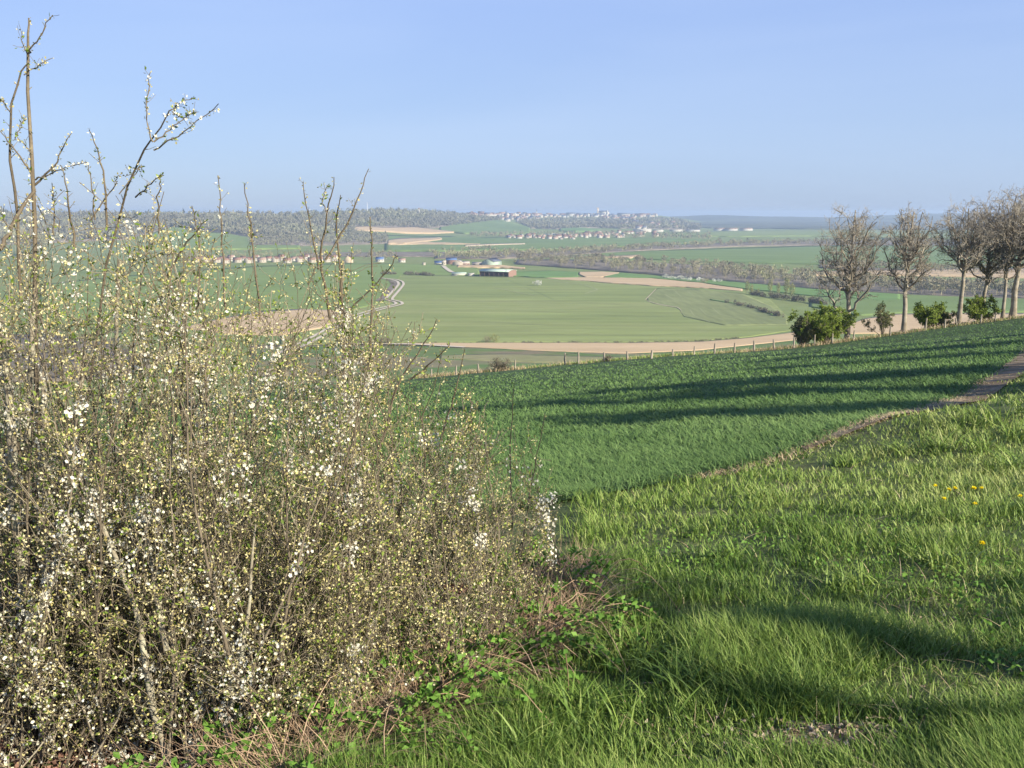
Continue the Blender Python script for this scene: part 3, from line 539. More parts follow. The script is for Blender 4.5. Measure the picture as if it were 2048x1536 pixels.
for px_, py_, H, Wd, mt, lb in [(975, 685, 4.4, 6.5, m_wood, 'rounded leafless bush left of the pair by the ploughed strip'), (989, 685, 6.2, 7.5, m_poplar, 'pale rounded bush right of the pair by the ploughed strip'), (770, 687, 4, 10, m_hedge, 'low bare bush near the left end of the ploughed strip'),
                               (1322, 548, 7, 8, m_conifer, 'dark round tree at the edge of the riverside wood'), (1408, 566, 6.5, 10, m_wood, 'round bare bush in front of the riverside wood'), (1415, 563, 5, 5, m_wood, 'small bush just right of the round one before the riverside wood')]:
    p = hit(px_, py_); t = thing('bush', lb, 'bush', p); b = MB(); canopy(b, p[None], H, Wd, 900, shape=.95, tri=.02, trunk=False); b.build('crown', mt, t, p)
    b = MB(); tubes(b, p + np.array([[[0, 0, -.2], [0, 0, H * .5]]]) + 0, np.array([[.15, .08]]), 4); b.build('stem', m_oak, t, p)
for k, (px_, py_, H) in enumerate([(1494, 588, 15), (1503, 590, 12), (1516, 592, 8), (1540, 588, 17), (1556, 592, 14), (1572, 596, 21), (1583, 598, 17)]):
    p = hit(px_, py_); nm = ['leftmost', 'second', 'third, shortest', 'fourth', 'fifth', 'sixth, tallest', 'last'][k]
    t = thing('poplar_tree', 'slender yellow green poplar right of the large field, %s from the left' % nm if k else 'slender yellow green poplar nearest the large field', 'tree', p, 'young poplars by the river')
    b = MB(); canopy(b, p[None], H, H * .34, 900, shape=.85, tri=.045, trunk=False); b.build('crown', m_poplar, t, p)
    b = MB(); tubes(b, p + np.array([[[0, 0, -.2], [0, 0, H * .8]]]), np.array([[.2, .06]]), 5); b.build('trunk', m_oak, t, p)

# ------------------------------------------------------------------ houses
def gable(b, br, w_, d_, h_, rh, ov=.3):
    x, y = w_ / 2, d_ / 2
    V = np.array([[-x, -y, -1.5], [x, -y, -1.5], [x, y, -1.5], [-x, y, -1.5], [-x, -y, h_], [x, -y, h_], [x, y, h_], [-x, y, h_], [-x, 0, h_ + rh], [x, 0, h_ + rh]])
    b.add(V, [[0, 1, 5, 4], [2, 3, 7, 6], [3, 0, 4, 7], [1, 2, 6, 5]], [[4, 8, 7], [5, 6, 9]])
    xo, yo, dz = x + ov, y + ov, ov * rh / y; th = .22
    for s in (-1, 1):
        e0 = np.array([[-xo, s * yo, h_ - dz], [xo, s * yo, h_ - dz], [xo, 0, h_ + rh], [-xo, 0, h_ + rh]]); up = np.array([0, 0, th])
        e0 = e0 + [0, 0, .03]; br.add(np.concatenate([e0, e0 + up]), [[0, 1, 2, 3], [4, 7, 6, 5], [0, 4, 5, 1], [1, 5, 6, 2], [2, 6, 7, 3], [3, 7, 4, 0]] if s > 0 else [[0, 3, 2, 1], [4, 5, 6, 7], [0, 1, 5, 4], [1, 2, 6, 5], [2, 3, 7, 6], [3, 0, 4, 7]])
HP = {}
def house(name, label, cat, p, w_, d_, h_, rh, rz, wm, rm, group=None, win=0):
    p = np.array(p, float); t = thing(name, label, cat, p, group, rz)
    key = (w_, d_, h_, rh, wm.name, rm.name)
    if key not in HP:
        b = MB(); br = MB(); gable(b, br, w_, d_, h_, rh); o1 = b.build('wall', wm, t); o2 = br.build('roof', rm, t); HP[key] = (o1.data, o2.data)
    else:
        for nm, me in zip(('wall', 'roof'), HP[key]):
            o = bpy.data.objects.new(nm, me); C.objects.link(o); o.parent = t
    for k in range(win):
        b = MB(); xx = -w_ / 2 + (k + .5) * w_ / win; box(b, (xx, -d_ / 2 - .02, h_ * .55), (1.1, .12, 1.3)); b.build('window', m_window, t)
    return t
SZ = [(14, 9, 5, 4), (10, 8, 4, 4), (18, 9, 6, 4.5), (12, 9, 7, 4)]
def settlement(name, label, group, pts, scale=1.0, wsel=(0, 1), rsel=(0, 1, 3)):
    px, py = np.array(pts).T; P = hit(px, py); P[:, 2] = height(P[:, 0], P[:, 1])
    for k in range(len(P)):
        s = SZ[random.randrange(4)]; s = tuple(x * scale for x in s)
        house(name, label, 'house', P[k], *s, random.choice([0, .3, -.3, 1.3, 1.8, .1]), walls[random.choice(wsel)], roofs[random.choice(rsel)], group)
# red roofed village on the left
ORD = ['first', 'second', 'third', 'fourth', 'fifth', 'sixth', 'seventh', 'eighth', 'ninth', 'tenth', 'eleventh', 'twelfth', 'thirteenth', 'fourteenth', 'fifteenth', 'sixteenth', 'seventeenth', 'eighteenth', 'nineteenth', 'twentieth', 'twenty first', 'twenty second', 'twenty third', 'twenty fourth', 'twenty fifth']
VIL = [(392, 524), (402, 521), (412, 526), (424, 522), (433, 525), (445, 521), (452, 527), (463, 522), (475, 525), (487, 521), (498, 526), (512, 522), (524, 525), (538, 521), (552, 524), (564, 521), (575, 526), (588, 522), (600, 524), (612, 521), (624, 525), (640, 522), (655, 524), (668, 522)]
for k, (a, c) in enumerate(VIL):
    p = hit(a, c); p[2] = height(p[0], p[1]); s = SZ[k % 4]
    house('village_house', '%s village house, %s from the left in the row behind the shrub' % (['red roofed', 'red roofed', 'pink roofed', 'red roofed', 'brown roofed'][k % 5], ORD[k]), 'house', p, *s, [0, .25, 1.4, -.2][k % 4], walls[k % 2], roofs[[0, 0, 3, 0, 1][k % 5]], 'red roofed houses of the near village', win=2 if k % 2 else 3)
def one(name, label, cat, a, c, w_, d_, h_, rh, rz, wm, rm, win=0):
    p = hit(a, c); p[2] = height(p[0], p[1]); return house(name, label, cat, p, w_, d_, h_, rh, rz, wm, rm, None, win)
one('barn', 'brown gabled barn standing at the right end of the red roofed village', 'barn', 698, 525, 12, 14, 6, 6, 1.57, walls[2], roofs[1], 1)
one('village_house', 'white house with a blue roof right of the red roofed village', 'house', 760, 524, 14, 10, 5, 4, 0, walls[1], m_bluesheet, 3)
one('village_house', 'small white house with a pale red roof alone between village and farm', 'house', 804, 524.5, 12, 9, 4, 3, .1, walls[1], roofs[3], 2)
one('shed', 'tiny pale box shed left of the farm buildings', 'shed', 848, 531, 5, 5, 4, .6, 0, walls[0], walls[0])
one('farm_building', 'low blue roofed farm building at the left of the farmyard', 'farm building', 880, 530, 18, 12, 4, 3, .15, walls[3], m_bluesheet)
one('farm_building', 'tall blue roofed farm building behind the farmyard', 'farm building', 903, 528, 18, 14, 7, 3.5, .1, roofs[1], m_bluesheet)
one('farm_house', 'cream farmhouse in front of the blue roofs', 'house', 888, 531, 7, 7, 6, 2.5, 0, walls[0], walls[0], 2)
one('farm_shed', 'cream gabled shed with pinkish doors in the farmyard', 'shed', 917, 531, 24, 16, 5, 4.5, 1.45, walls[0], walls[0], 0)
one('farm_shed', 'pinkish farm shed right of the cream gabled shed', 'shed', 929, 531, 16, 12, 4, 3, .2, roofs[3], walls[0], 3)
one('farm_shed', 'low cream shed before the big green grey hangar', 'shed', 956, 531, 20, 10, 3.4, 2, 0, walls[0], walls[0], 2)
one('farm_hangar', 'large pale green hangar with a blue grey gable roof', 'hangar', 984, 531, 30, 22, 7, 5, 1.15, m_greensheet, roofs[2], 0)
one('farm_shed', 'low shed with a pale green roof left of the open barn', 'shed', 918, 551, 20, 8, 3, 1.4, .1, walls[1], m_greensheet)
one('farm_shed', 'small white trailer like shed beside the open barn', 'shed', 942, 551.5, 9, 5, 3, .6, 0, walls[1], walls[1])
# open barn with curved green roof
p = hit(996, 552.5); p[2] = height(p[0], p[1]); t = thing('open_barn', 'long open sided barn with a curved pale green roof and brown plank gable', 'barn', p, None, -.42)
Lb, Wb, Hb = 44., 26., 7.; a = np.linspace(0, np.pi, 13); ny_ = len(a)
arc = np.stack([-np.cos(a) * (Wb / 2 + .6), Hb + np.sin(a) * 2.4], 1); V = []
for x in (-Lb / 2 - .7, Lb / 2 + .7):
    for dz in (0, .22): V += [(x, yy, zz + dz) for yy, zz in arc]
V = np.array(V); i = np.arange(4 * ny_).reshape(4, ny_)
q = [[i[1, k], i[3, k], i[3, k + 1], i[1, k + 1]] for k in range(ny_ - 1)] + [[i[0, k], i[0, k + 1], i[2, k + 1], i[2, k]] for k in range(ny_ - 1)] + [[i[0, k], i[1, k], i[1, k + 1], i[0, k + 1]] for k in range(ny_ - 1)] + [[i[2, k], i[2, k + 1], i[3, k + 1], i[3, k]] for k in range(ny_ - 1)]
b = MB(); b.add(V, q); b.build('roof', m_greensheet, t)
b = MB(); xg = Lb / 2; pts = [(xg, -Wb / 2, -1), (xg, Wb / 2, -1)] + [(xg, -math.cos(x) * Wb / 2, Hb - .05 + math.sin(x) * 2.3) for x in a[::-1]]
me = bpy.data.meshes.new('gable_wall'); allv = pts + [(x - .25, y, z) for x, y, z in pts]; n = len(pts)
me.from_pydata(allv, [], [list(range(n)), list(range(2 * n - 1, n - 1, -1))] + [[k, (k + 1) % n, (k + 1) % n + n, k + n][::-1] for k in range(n)]); me.materials.append(m_planks)
o = bpy.data.objects.new('gable_wall', me); C.objects.link(o); o.parent = t
b = MB(); box(b, (0, Wb / 2 - .2, 3), (Lb, .25, 8)); box(b, (-Lb / 2 + .2, 0, 3), (.25, Wb - 1, 8)); b.build('rear_wall', m_planks, t)
for k in range(7):
    b = MB(); box(b, (-Lb / 2 + .6 + k * (Lb - 1.6) / 6, -Wb / 2 + .3, 3), (.35, .35, 8)); b.build('pillar', m_planks, t)
b = MB(); box(b, (-4, -Wb / 2 + 6, 1.6), (26, 6, 5)); b.build('straw_stack', m_straw, None, (0, 0, 0)) if False else None

# distant village, slopes, hilltop town
for pts_, w_ in [([(985, 576), (1010, 580), (1040, 587), (1072, 592)], 2.2), ([(1098, 562), (1130, 566), (1170, 571), (1196, 580), (1170, 588)], 2.5), ([(800, 648), (900, 640), (1100, 652), (1300, 650)], 1.0), ([(830, 596), (950, 604), (1150, 603), (1270, 612)], 1.2), ([(820, 625), (980, 618), (1180, 629), (1330, 634)], 1.0), ([(960, 672), (1100, 670), (1300, 672), (1420, 664)], .8), ([(1330, 590), (1350, 601), (1420, 611), (1475, 609)], 1.6), ([(1350, 583), (1362, 594), (1400, 602)], 1.0), ([(1375, 584), (1390, 594), (1430, 600)], 1.0), ([(1380, 620), (1388, 632), (1420, 645)], .9), ([(1400, 618), (1412, 630), (1450, 642)], .9), ([(1425, 617), (1440, 630), (1490, 640)], .9)]:
    ribbon('field_line', pts_, w_, m_line, lift=.00058, n=60)
def rnd_pts(n, x0, x1, y0, y1): return [(random.uniform(x0, x1), random.uniform(y0, y1)) for _ in range(n)]
settlement('distant_house', 'tiny pale house of the distant village at the foot of the hill', 'houses of the distant village', rnd_pts(34, 1050, 1165, 473, 480) + rnd_pts(8, 1016, 1050, 474, 478) + rnd_pts(26, 1170, 1250, 468, 478) + rnd_pts(20, 1230, 1325, 465, 473), 1.2, (0, 1), (0, 1, 3, 2))
settlement('hillside_house', 'tiny pale house in the cluster on the slope below the town spire', 'houses on the slope below the spire', rnd_pts(20, 1005, 1042, 435, 444) + rnd_pts(22, 1030, 1078, 433, 441) + rnd_pts(10, 930, 962, 430.5, 433.5) + rnd_pts(16, 970, 1016, 430.5, 435), 1.6, (0, 1), (2, 1, 3))
settlement('hillside_house', 'tiny pale house on the slope below the cathedral', 'houses on the slope below the cathedral', rnd_pts(26, 1205, 1260, 435, 441) + rnd_pts(20, 1240, 1275, 438, 452) + rnd_pts(14, 1275, 1360, 446, 459), 1.8, (0, 1), (1, 3, 2))
settlement('town_house', 'small pale town house on the crest of the hill', 'town houses along the hilltop', [(940 + k * 3.75, interp(940 + k * 3.75, CRY) + random.uniform(1.0, 4.6)) for k in range(100)], 2.0, (0, 3, 2, 1), (2, 1, 2, 3))
def big(name, label, cat, a, dist_y, w_, d_, h_, rh, wm, rm, rz=0): return one(name, label, cat, a, dist_y, w_, d_, h_, rh, rz, wm, rm)
big('town_hall', 'long pale building with a slate roof right of the cathedral', 'large building', 1247, 433, 90, 22, 17, 8, walls[0], roofs[2])
big('barracks', 'long pale building at the right end of the hilltop town', 'large building', 1285, 433.5, 110, 24, 16, 7, walls[0], roofs[1])
big('barracks', 'slate roofed block left of the cathedral on the crest', 'large building', 1142, 432.5, 70, 22, 17, 9, walls[1], roofs[2])
big('school', 'white flat block below the town crest on the left', 'large building', 983, 433.5, 60, 14, 10, 2, walls[1], walls[1])
big('school', 'white block directly below the cathedral', 'large building', 1223, 434, 46, 18, 12, 4, walls[1], roofs[2])
big('warehouse', 'long white warehouse on the plain right of the distant village', 'warehouse', 1284, 463.5, 78, 30, 11, 1, walls[1], walls[1])
big('warehouse', 'second white warehouse right of the long one', 'warehouse', 1316, 463.5, 44, 24, 8, 1, walls[1], walls[1])
big('warehouse', 'low wide white warehouse left of the distant plain buildings', 'warehouse', 1352, 463, 56, 24, 8, 1, walls[1], walls[0])
big('warehouse', 'rightmost white warehouse in front of the blue hills', 'warehouse', 1385, 463, 66, 24, 8, 1, walls[1], roofs[2])
big('greenhouse', 'glinting white greenhouse between hill and distant village', 'greenhouse', 1112, 469.5, 85, 16, 4, 1.2, m_steel, walls[1])
big('greenhouse', 'smaller white greenhouse right of the glinting one', 'greenhouse', 1142, 470.5, 40, 16, 3.5, 1, m_steel, walls[1])
for a_, l_ in [(1440, 'pair of pale blocks'), (1462, 'pale block'), (1492, 'low pale block')]: big('distant_house', l_.replace('pair of pale blocks', 'wider pale block') + ' far out on the plain before the blue hills, near ' + {1440: 'the warehouses', 1462: 'the middle', 1492: 'the oaks'}[a_], 'building', a_, 461.5, 60, 20, 10, 4, walls[1], roofs[1])
# cathedral
p = hit(1204, 431.5); p[2] = height(p[0], p[1]); p[1] -= 5; t = thing('cathedral', 'pale stone cathedral with twin square west towers on the hilltop', 'cathedral', p)
S_ = p[1] / F
b = MB(); br = MB(); gable(b, br, 19 * S_, 6 * S_, 7.6 * S_, 2.4 * S_, .5); V = np.concatenate(b.V); o = b.build('nave', walls[3], t); o.location = (4 * S_, 0, 0); o = br.build('roof', roofs[2], t); o.location = (4 * S_, 0, 0)
for dy, dx in ((-2.0, -9), (2.6, -7.6)):
    b = MB(); box(b, (dx * S_, dy * S_, 5.5 * S_), (2.6 * S_, 3.0 * S_, 17 * S_)); box(b, (dx * S_, dy * S_, 14.3 * S_), (2.0 * S_, 2.2 * S_, 1.6 * S_))
    for q_ in ((-1, -1), (1, -1), (1, 1), (-1, 1)): box(b, ((dx + q_[0] * 1.1) * S_, (dy + q_[1] * 1.2) * S_, 14.6 * S_), (.5 * S_, .5 * S_, 2.2 * S_))
    b.build('tower', walls[2], t)
b = MB(); box(b, (10 * S_, 0, 5 * S_), (2.2 * S_, 8 * S_, 10 * S_)); b.build('transept', walls[3], t)
p = hit(1073, 431.5); p[2] = height(p[0], p[1]); S_ = p[1] / F; t = thing('church', 'small church with one thin pointed spire left of the cathedral', 'church', p)
b = MB(); box(b, (0, 0, 3.5 * S_), (1.9 * S_, 1.9 * S_, 9 * S_)); b.build('tower', walls[3], t)
b = MB(); e = 1.0 * S_; b.add([[-e, -e, 8 * S_], [e, -e, 8 * S_], [e, e, 8 * S_], [-e, e, 8 * S_], [0, 0, 14.5 * S_]], T=[[0, 1, 4], [1, 2, 4], [2, 3, 4], [3, 0, 4]]); b.build('spire', roofs[2], t)
b = MB(); br = MB(); gable(b, br, 8 * S_, 3 * S_, 2.5 * S_, 1.6 * S_); o = b.build('nave', walls[3], t); o.location = (4.5 * S_, 0, 0); o = br.build('roof', roofs[2], t); o.location = (4.5 * S_, 0, 0)
p = hit(735, 428.5); t = thing('radio_mast', 'thin pale radio mast standing on the wooded ridge', 'mast', p); S_ = p[1] / F
b = MB(); tubes(b, np.array([[[0, 0, 0], [0, 0, 12 * S_], [0, 0, 23 * S_]]]), np.array([[1.6, 1.2, .7]]), 4); b.build('pole', m_steel, t)
p = hit(838, 429); t = thing('water_tower', 'small pale tower sticking out of the ridge wood', 'tower', p); b = MB(); box(b, (0, 0, 14), (5, 5, 28)); b.build('shaft', walls[3], t); b = MB(); box(b, (0, 0, 29), (9, 9, 5)); b.build('tank', roofs[3], t)

# ------------------------------------------------------------------ power line
ends = [(930, 526, 1350, 9.), (1262, 503, 900, 9.)]; pts3 = []
for k, (a_, c_, yy, hh) in enumerate([(952, 524, 1430, 9), (1400, 482, 620, 12)]):
    q_ = at(a_, c_, yy); g_ = float(height(q_[0], q_[1])); pts3.append(q_)
    if k == 0:
        t = thing('power_pole', 'thin wooden power pole beside the farmyard hangar', 'power pole', (q_[0], q_[1], g_)); b = MB(); tubes(b, np.array([[[0, 0, -1], [0, 0, q_[2] - g_ + .5]]]), np.array([[.2, .15]]), 6); b.build('pole', m_post, t); b = MB(); box(b, (0, 0, q_[2] - g_), (3.4, .2, .2)); b.build('crossarm', m_post, t)
for dz in (0, 1):
    s = np.linspace(0, 1, 24)[:, None]; q_ = at(1300, 486.5 - dz * 1.6, 820); A_ = pts3[0] + [dz * 2., 0, 0]; L_ = A_ * (1 - s) + q_ * s; L_[:, 2] -= 3.5 * np.sin(np.pi * s[:, 0])
    b = MB(); tubes(b, L_[None], np.full((1, 24), .13), 3); tag(b.build('power_cable', m_wire), ['lower', 'upper'][dz] + ' of two thin pale power cables rising right from the farm', 'cable', 'power cables')

# ------------------------------------------------------------------ lone blossoming tree
def smalltree(name, label, a_, c_, H, Wd, mat, nt_=700, tri=.03, shape=.8, cat='tree'):
    p = hit(a_, c_); p[2] = height(p[0], p[1]); t = thing(name, label, cat, p)
    b = MB(); canopy(b, p[None], H, Wd, nt_, shape=shape, tri=tri, trunk=False); b.build('crown', mat, t, p)
    b = MB(); tubes(b, p + np.array([[[0, 0, -.3], [0, 0, H * .55]]]), np.array([[.3, .15]]), 6); b.build('trunk', m_oak, t, p)
smalltree('blossoming_tree', 'lone white blossoming tree in the large pale green field', 1075, 573, 7.5, 11, m_white, 300, .035)

# ------------------------------------------------------------------ oaks and shrubs along the fence
def stroke(P0, P1, K, bend):
    s = np.linspace(0, 1, K)[:, None]; L_ = P0 * (1 - s) + P1 * s; w_ = np.cumsum(rng.normal(size=(K, 3)), 0) * bend; w_ -= w_[:1]; w_ -= s * w_[-1:]; return L_ + w_
def oak(p, H, hw, label, leafy=0, dens=1.0, name='oak_tree', seed=0, clear=.2, group='bare oaks along the fence', rtr=None):
    t = thing(name, label, 'tree', p, group); b = MB(); rt = rtr or H * .022
    TR = np.array([0, 0, -.3]) + np.array([0, 0, 1.]) * np.linspace(0, H * .90 + .3, 9)[:, None]; TR[:, :2] += np.cumsum(rng.normal(0, H * .007, (9, 2)), 0); TR[0, :2] = 0; TR[1:3, :2] *= .4
    TRr = rt * np.linspace(1, .14, 9) ** .85; TRr[0] *= 1.35
    tubes(b, TR[None], TRr[None], 8, v=[.7])
    # main limbs
    NL = int(19 * dens); az = np.arange(NL) * 2.4 + rng.uniform(0, 6); limbs = []; lr = []
    cz = H * (clear + 1) / 2; rz_ = H * (1 - clear) / 2; el = np.radians(np.linspace(-24, 74, NL) + rng.uniform(-6, 6, NL))
    for e_, a_ in zip(el, az):
        q = random.uniform(.66, .84); p1 = np.array([math.cos(a_) * math.cos(e_) * hw * q, math.sin(a_) * math.cos(e_) * hw * q, cz + math.sin(e_) * rz_ * q])
        z0 = min(max(clear + .03, (p1[2] / H) - (.16 + .32 * random.random() * math.sin(max(e_, .15)) + .05)), .72)
        k = z0 / .90 * 8; i0 = min(int(k), 7); f = k - i0; p0 = TR[i0] * (1 - f) + TR[i0 + 1] * f; ln = np.linalg.norm(p1 - p0)
        L_ = stroke(p0, p1, 8, ln * .045); s = np.linspace(0, 1, 8); L_[:, 2] += -ln * .07 * np.sin(np.pi * s)
        limbs.append(L_); lr.append((TRr[i0] * .62) * np.linspace(1, .24, 8))
    limbs = np.array(limbs); lr = np.array(lr); tubes(b, limbs, lr, 6, v=rng.random(len(limbs)))
    allP = np.concatenate([limbs, np.array([TR[[3, 4, 5, 6, 6, 7, 7, 8]]])]); allR = np.concatenate([lr, TRr[[3, 4, 5, 6, 6, 7, 7, 8]][None] * .6])
    b1, r1 = grow(allP, allR, 9, (hw * .24, hw * .56), K=6, out=.66, up=.18, t0=.2, rs=.55, wig=.16, rmin=.028)
    tubes(b, b1, r1, 4, v=rng.random(len(b1)))
    b.build('trunk', m_oak, t, (0, 0, 0))
    c = MB(); b2, r2 = grow(b1, r1, int(5 * dens), (hw * .12, hw * .32), K=5, out=.62, up=.15, t0=.15, rs=.55, wig=.2, rmin=.017)
    tubes(c, b2, r2, 3, v=rng.random(len(b2)))
    b3, r3 = grow(b2, r2, 3, (hw * .05, hw * .15), K=3, out=.6, up=.1, t0=.2, rs=.6, wig=.2, rmin=.012)
    tubes(c, b3, r3, 3, v=rng.random(len(b3))); c.build('crown', m_twig, t, (0, 0, 0))
    q_, d_ = points_on(b3, 1 if not leafy else leafy); c = MB(); sz = .10 if not leafy else .22
    leaves(c, q_, d_ + rng.normal(size=d_.shape) * .5, rng.uniform(.7, 1.5, len(q_)) * sz, rng.uniform(.6, 1.2, len(q_)) * sz * .8); c.build('buds' if not leafy else 'leaves', m_oakbud if not leafy else m_shrub, t, (0, 0, 0))
    return t
OAK = [(1692, 668, 398, 72, 'leftmost bare oak, broad crown rising behind the bright green shrub', .16), (1805, 657, 402, 52, 'second bare oak from the left with a pale clean trunk and one long low limb', .30), (1912, 645, 398, 62, 'third bare oak from the left with a straight pale trunk', .38),
       (1956, 640, 405, 52, 'darker oak standing behind between the third oak and the twin stems', .25), (1999, 636, 392, 45, 'thin leaning oak just left of the rightmost thick trunk', .3), (2018, 634, 372, 85, 'rightmost bare oak inside the frame with a thick pale trunk', .36), (2110, 622, 335, 90, 'tall oak cut by the right edge of the view', .25)]
def fence_at(a_, back=1.2):
    Ye = np.interp(a_, ex, eY) + back; d = raydir(a_, 700); X_ = d[0] / d[1] * Ye; return np.array([X_, Ye, float(height(X_, Ye))])
for k, (a_, c_, tp, hwp, lb, cl) in enumerate(OAK):
    p = fence_at(a_, [4, 1.5, 1.5, 6, 2, 2, 3][k]); dtop = raydir(a_, tp - 8); H = dtop[2] / dtop[1] * p[1] - p[2]
    oak(p, H, 1.36 * hwp / F * p[1], lb, clear=cl, dens=1.15, rtr=[.36, .36, .34, .3, .25, .42, .4][k])
def shrub(name, label, a_, tp, hwp, mat, back=2., n=1400, stems=14, cat='shrub', tr=.10):
    p = fence_at(a_, back); dtop = raydir(a_, tp); H = dtop[2] / dtop[1] * p[1] - p[2]; hw = hwp / F * p[1]; t = thing(name, label, cat, p)
    S0 = np.zeros((stems, 6, 3)); s = np.linspace(0, 1, 6); az = rng.uniform(0, 6.3, stems); ln = hw * rng.uniform(.2, 1, stems); hh = H * rng.uniform(.6, 1, stems) * (1 - .35 * (ln / hw) ** 2)
    S0[..., 0] = np.cos(az)[:, None] * ln[:, None] * s ** 1.3; S0[..., 1] = np.sin(az)[:, None] * ln[:, None] * s ** 1.3; S0[..., 2] = hh[:, None] * s - .1
    S0 += np.cumsum(rng.normal(size=S0.shape), 1) * H * .02; R0 = np.broadcast_to(np.linspace(.06, .02, 6), (stems, 6)); b = MB(); tubes(b, S0, R0, 4)
    b1, r1 = grow(S0, R0, 9, (hw * .2, hw * .5), K=4, out=.6, up=.2, rmin=.015); tubes(b, b1, r1, 3); b.build('branches', m_oak, t)
    b2, r2 = grow(b1, r1, 4, (hw * .08, hw * .22), K=3, out=.7, up=.1, rmin=.01); tubes(b, b2, r2, 3)
    q_, d_ = points_on(np.concatenate([b2]), max(1, int(n / len(b2)) + 1)); c = MB(); leaves(c, q_ + rng.normal(size=q_.shape) * .08, d_ + rng.normal(size=d_.shape) * .9, rng.uniform(.6, 1.4, len(q_)) * tr * 2, rng.uniform(.7, 1.3, len(q_)) * tr * 1.3)
    c.build('foliage', mat, t)
shrub('hawthorn_shrub', 'large bright yellow green shrub under the leftmost oak', 1650, 606, 62, m_shrub, 2.0, 20000, 30)
shrub('hawthorn_shrub', 'darker dull green shrub at the left foot of the bright one', 1602, 630, 40, m_shrub2, 2.5, 8000, 20)
shrub('hawthorn_shrub', 'thin twiggy shrub between the two leftmost oaks', 1762, 605, 38, m_shrub2, 2.0, 3600, 10, tr=.08)
shrub('hawthorn_shrub', 'green shrub right of the pale trunk of the second oak', 1850, 600, 48, m_shrub, 3.0, 8000, 16)
shrub('hawthorn_shrub', 'green shrub between the third oak and the twin stems', 1955, 592, 46, m_shrub, 3.0, 8000, 16)
shrub('hawthorn_shrub', 'low dark shrub just left of the third oak trunk', 1880, 618, 30, m_shrub2, 3.0, 4000, 9)
shrub('bramble_clump', 'tangled brown bramble clump around the leftmost fence posts', 1002, 716, 34, m_hedge, .6, 1500, 14, 'bramble', .06)
shrub('bramble_clump', 'small tuft of bramble beside the post left of the gate gap', 1217, 706, 9, m_hedge, .6, 300, 8, 'bramble', .05)

# off to the right, outside the view: the rest of the tree row that shades the crop
for k, (x_, y_, H, hw, lb) in enumerate([(12.2, -3.7, 9.2, 1.7, 'small slim roadside tree nearest the viewer, beyond the right edge'), (15.5, 8.3, 7.6, 2.0, 'slim roadside tree, second beyond the right edge'), (18.0, 13.0, 10.5, 2.6, 'leafy roadside tree, third beyond the right edge'), (22.0, 15.6, 10, 3.0, 'leafy roadside tree, fourth beyond the right edge'), (27.5, 22.5, 9.5, 3.0, 'leafy roadside tree, fifth beyond the right edge'), (35, 30, 12, 4, 'broad roadside tree, sixth beyond the right edge'), (44, 39, 15, 4.5, 'broad roadside tree, farthest beyond the right edge')]):
    oak(np.array([x_, y_, float(height(x_, y_))]), H, hw, lb, leafy=[0, 2, 3, 4, 3, 3, 3][k], dens=[.38, .6, .6, .9, .6, .8, .8][k], name='roadside_tree', clear=.12, group='roadside trees beside the crop')

# ------------------------------------------------------------------ fence posts
POSTS = [(862, 747, 15, 0), (911, 741, 16, .05), (957, 737, 15, -.06), (1030, 730, 17, .02), (1130, 721, 19, 0), (1157, 720, 19, 0), (1210, 712, 12, -.1), (1255, 713, 17, -.08), (1302, 711, 17, .1), (1345, 707, 14, 0), (1388, 703, 17, .05), (1429, 698, 18, .03), (1469, 695, 15, 0), (1508, 691, 16, -.04), (1548, 688, 15, -.1), (1587, 684, 15, 0), (1628, 679, 16, 0), (1663, 671, 12, 0), (1705, 667, 10, .05), (1778, 660, 15, -.05), (1847, 645, 14, .03), (1885, 647, 15, 0), (1910, 643, 12, -.3), (1955, 638, 15, .08), (1984, 634, 15, 0)]
EXTRA = {4: 'taller, left of the gate pair', 5: 'taller, right of the gate pair', 22: 'strongly tilted'}
for k, (a_, c_, hp, tl) in enumerate(POSTS):
    p = fence_at(a_, .25); h_ = hit(a_, c_ + hp * .4)
    if abs(h_[1] - p[1]) < 9: p = h_; p[2] = float(height(p[0], p[1]))
    top = raydir(a_, c_ - hp * .62); H = top[2] / top[1] * p[1] - p[2]; H = min(max(H, .7), 1.7)
    if k in (4, 5): H = 1.5; GP = (GP if k == 5 else []) + [p]
    b = MB(); K = 5; s = np.linspace(0, 1, K); L_ = np.stack([tl * H * s + rng.normal(0, .006, K), 0 * s, -.2 + (H + .2) * s], 1); tubes(b, L_[None], (np.array([[.12, .115, .11, .10, .085]]) * random.uniform(.85, 1.2)), 7, v=[random.random()])
    b.add(L_[-1] + np.array([[.06, 0, 0], [.02, .06, 0], [-.05, .03, .01], [-.05, -.04, .02], [.02, -.06, 0]]), T=[[0, 1, 2], [0, 2, 3], [0, 3, 4]])
    o = b.build('fence_post', m_post, None, (0, 0, 0)); o.location = tuple(p)
    tag(o, 'fence post at the crop edge, %s from the left%s' % (ORD[k], ', ' + EXTRA[k] if k in EXTRA else ''), 'fence post', 'fence posts along the crop edge')
pa, pb = GP; b = MB(); tubes(b, np.array([[pa + [0, 0, 1.3], pb + [0, 0, 1.35]]]), np.full((1, 2), .035), 6); tag(b.build('gate_rail', m_post), 'thin wooden rail joining the two taller gate posts', 'gate rail')

